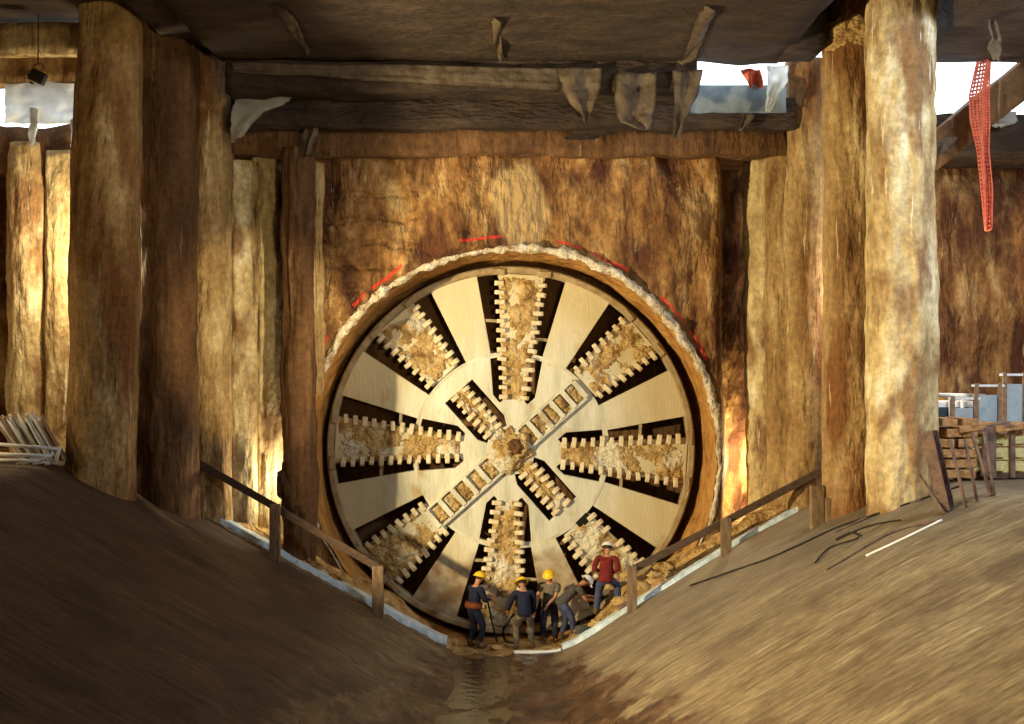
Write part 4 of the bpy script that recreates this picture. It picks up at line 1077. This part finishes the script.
# air hoses
def line3(name, pts, r, mat, label, cat):
    w_ = []
    pts = [Vector(p) for p in pts]; c = pts[0].copy()
    for i in range(len(pts)-1):
        p0 = pts[max(i-1, 0)]; p1 = pts[i]; p2 = pts[i+1]; p3 = pts[min(i+2, len(pts)-1)]
        for j in range(6):
            t = j/6; w_.append(.5*((2*p1)+(p2-p0)*t+(2*p0-5*p1+4*p2-p3)*t*t+(-p0+3*p1-3*p2+p3)*t**3))
    w_.append(pts[-1]); bm = bmesh.new(); tube(bm, [p-c for p in w_], r, 8)
    o = obj(name, bm, mat); o.location = c; return tag(o, label, cat)
line3('hose', [P(483, 590, 41.2), P(488, 603, 41.2), P(492, 622, 41.2), P(497, 642, 41.2)], .022, mt['cable'], 'dark hose running down from leftmost worker to the ground', 'hose')
line3('hose', [P(514, 614, 41.0), P(508, 622, 41.0), P(503, 631, 41.0), P(506, 641, 41.0), P(516, 644, 41.0)], .03, mt['cable'], 'curved dark hose at left hand of the worker seen from behind', 'hose')
# bucket of tools and rubble at the foot of the wheel
def clod(p, r, mat, label, seed, group=None, cat='clod', name='dirt_clod'):
    bm = bmesh.new(); bmesh.ops.create_icosphere(bm, subdivisions=3, radius=r)
    for v in bm.verts: v.co = Vector((v.co.x*1.3, v.co.y, v.co.z*.6))*(1+.5*fbm(v.co*(1.2/r)+Vector((seed, 0, 0)), 3))
    o = obj(name, bm, mat); o.location = p; return tag(o, label, cat, group)
for i, (px, s, r) in enumerate([(497, 41.9, .12), (503, 41.6, .09), (538, 42.2, .12), (560, 42.6, .16), (585, 42.2, .2), (598, 42.6, .16), (546, 42.7, .08), (625, 42.7, .2), (640, 42.6, .18), (655, 42.5, .14),
                               (667, 42.4, .2), (450, 42.3, .15), (440, 42.4, .18), (428, 42.5, .12), (310, 42.9, .25), (330, 42.9, .2), (300, 42.9, .2)]):
    x, y, z = stand(px, s); clod((x, y, z+r*.2), r, mt['dirt'], 'clod of ochre dirt '+('just right of the leftmost worker', 'midway between the leftmost worker and worker seen from behind', 'between worker seen from behind and the grey shirted worker', 'behind the feet of the grey shirted worker',
         'right of the bending worker', 'left of the red sweatered worker', 'left of the grey shirted worker at foot of wheel', 'just left of first right guard rail post', 'just right of first right guard rail post', 'right of first right guard rail post, second clod up the bank',
         'right of first right guard rail post, third clod up the bank', 'left of the leftmost worker, nearest clod', 'left of the leftmost worker, second clod up the bank', 'left of the leftmost worker, small one third up the bank',
         'on the bank midway along left guard rail', 'on the bank right of the midpoint of left guard rail', 'on the bank beside the first left guard rail post')[i], i, 'dirt clods on the bank below the cutter wheel')
# shovel near the bent worker and dark tool bag
a = stand(586, 42.6); root = empty('tool_bag', (a[0], a[1], a[2]), R(20), 'dark low tool bag on the ground between bending and red sweatered workers', 'bag')
bm = bmesh.new(); box(bm, (0, 0, .1), (.5, .22, .2)); bevel(bm, .05, 2); obj('bag_body', bm, mt['darkgrey'], root)
bm = bmesh.new(); tube(bm, [(-.15, 0, .2), (-.1, 0, .3), (.1, 0, .3), (.15, 0, .2)], .012, 6); obj('handle', bm, mt['cable'], root)
a = P(626, 606, 43.0)
bm = bmesh.new(); box(bm, (0, 0, 0), (.42, .25, .12), Euler((0, R(-25), 0)).to_matrix()); bevel(bm, .04, 2)
o = obj('muddy_board', bm, mt['rust']); o.location = (a.x, a.y, prof(a.x)+.1); tag(o, 'dark muddy block at the foot of first right guard rail post', 'block')
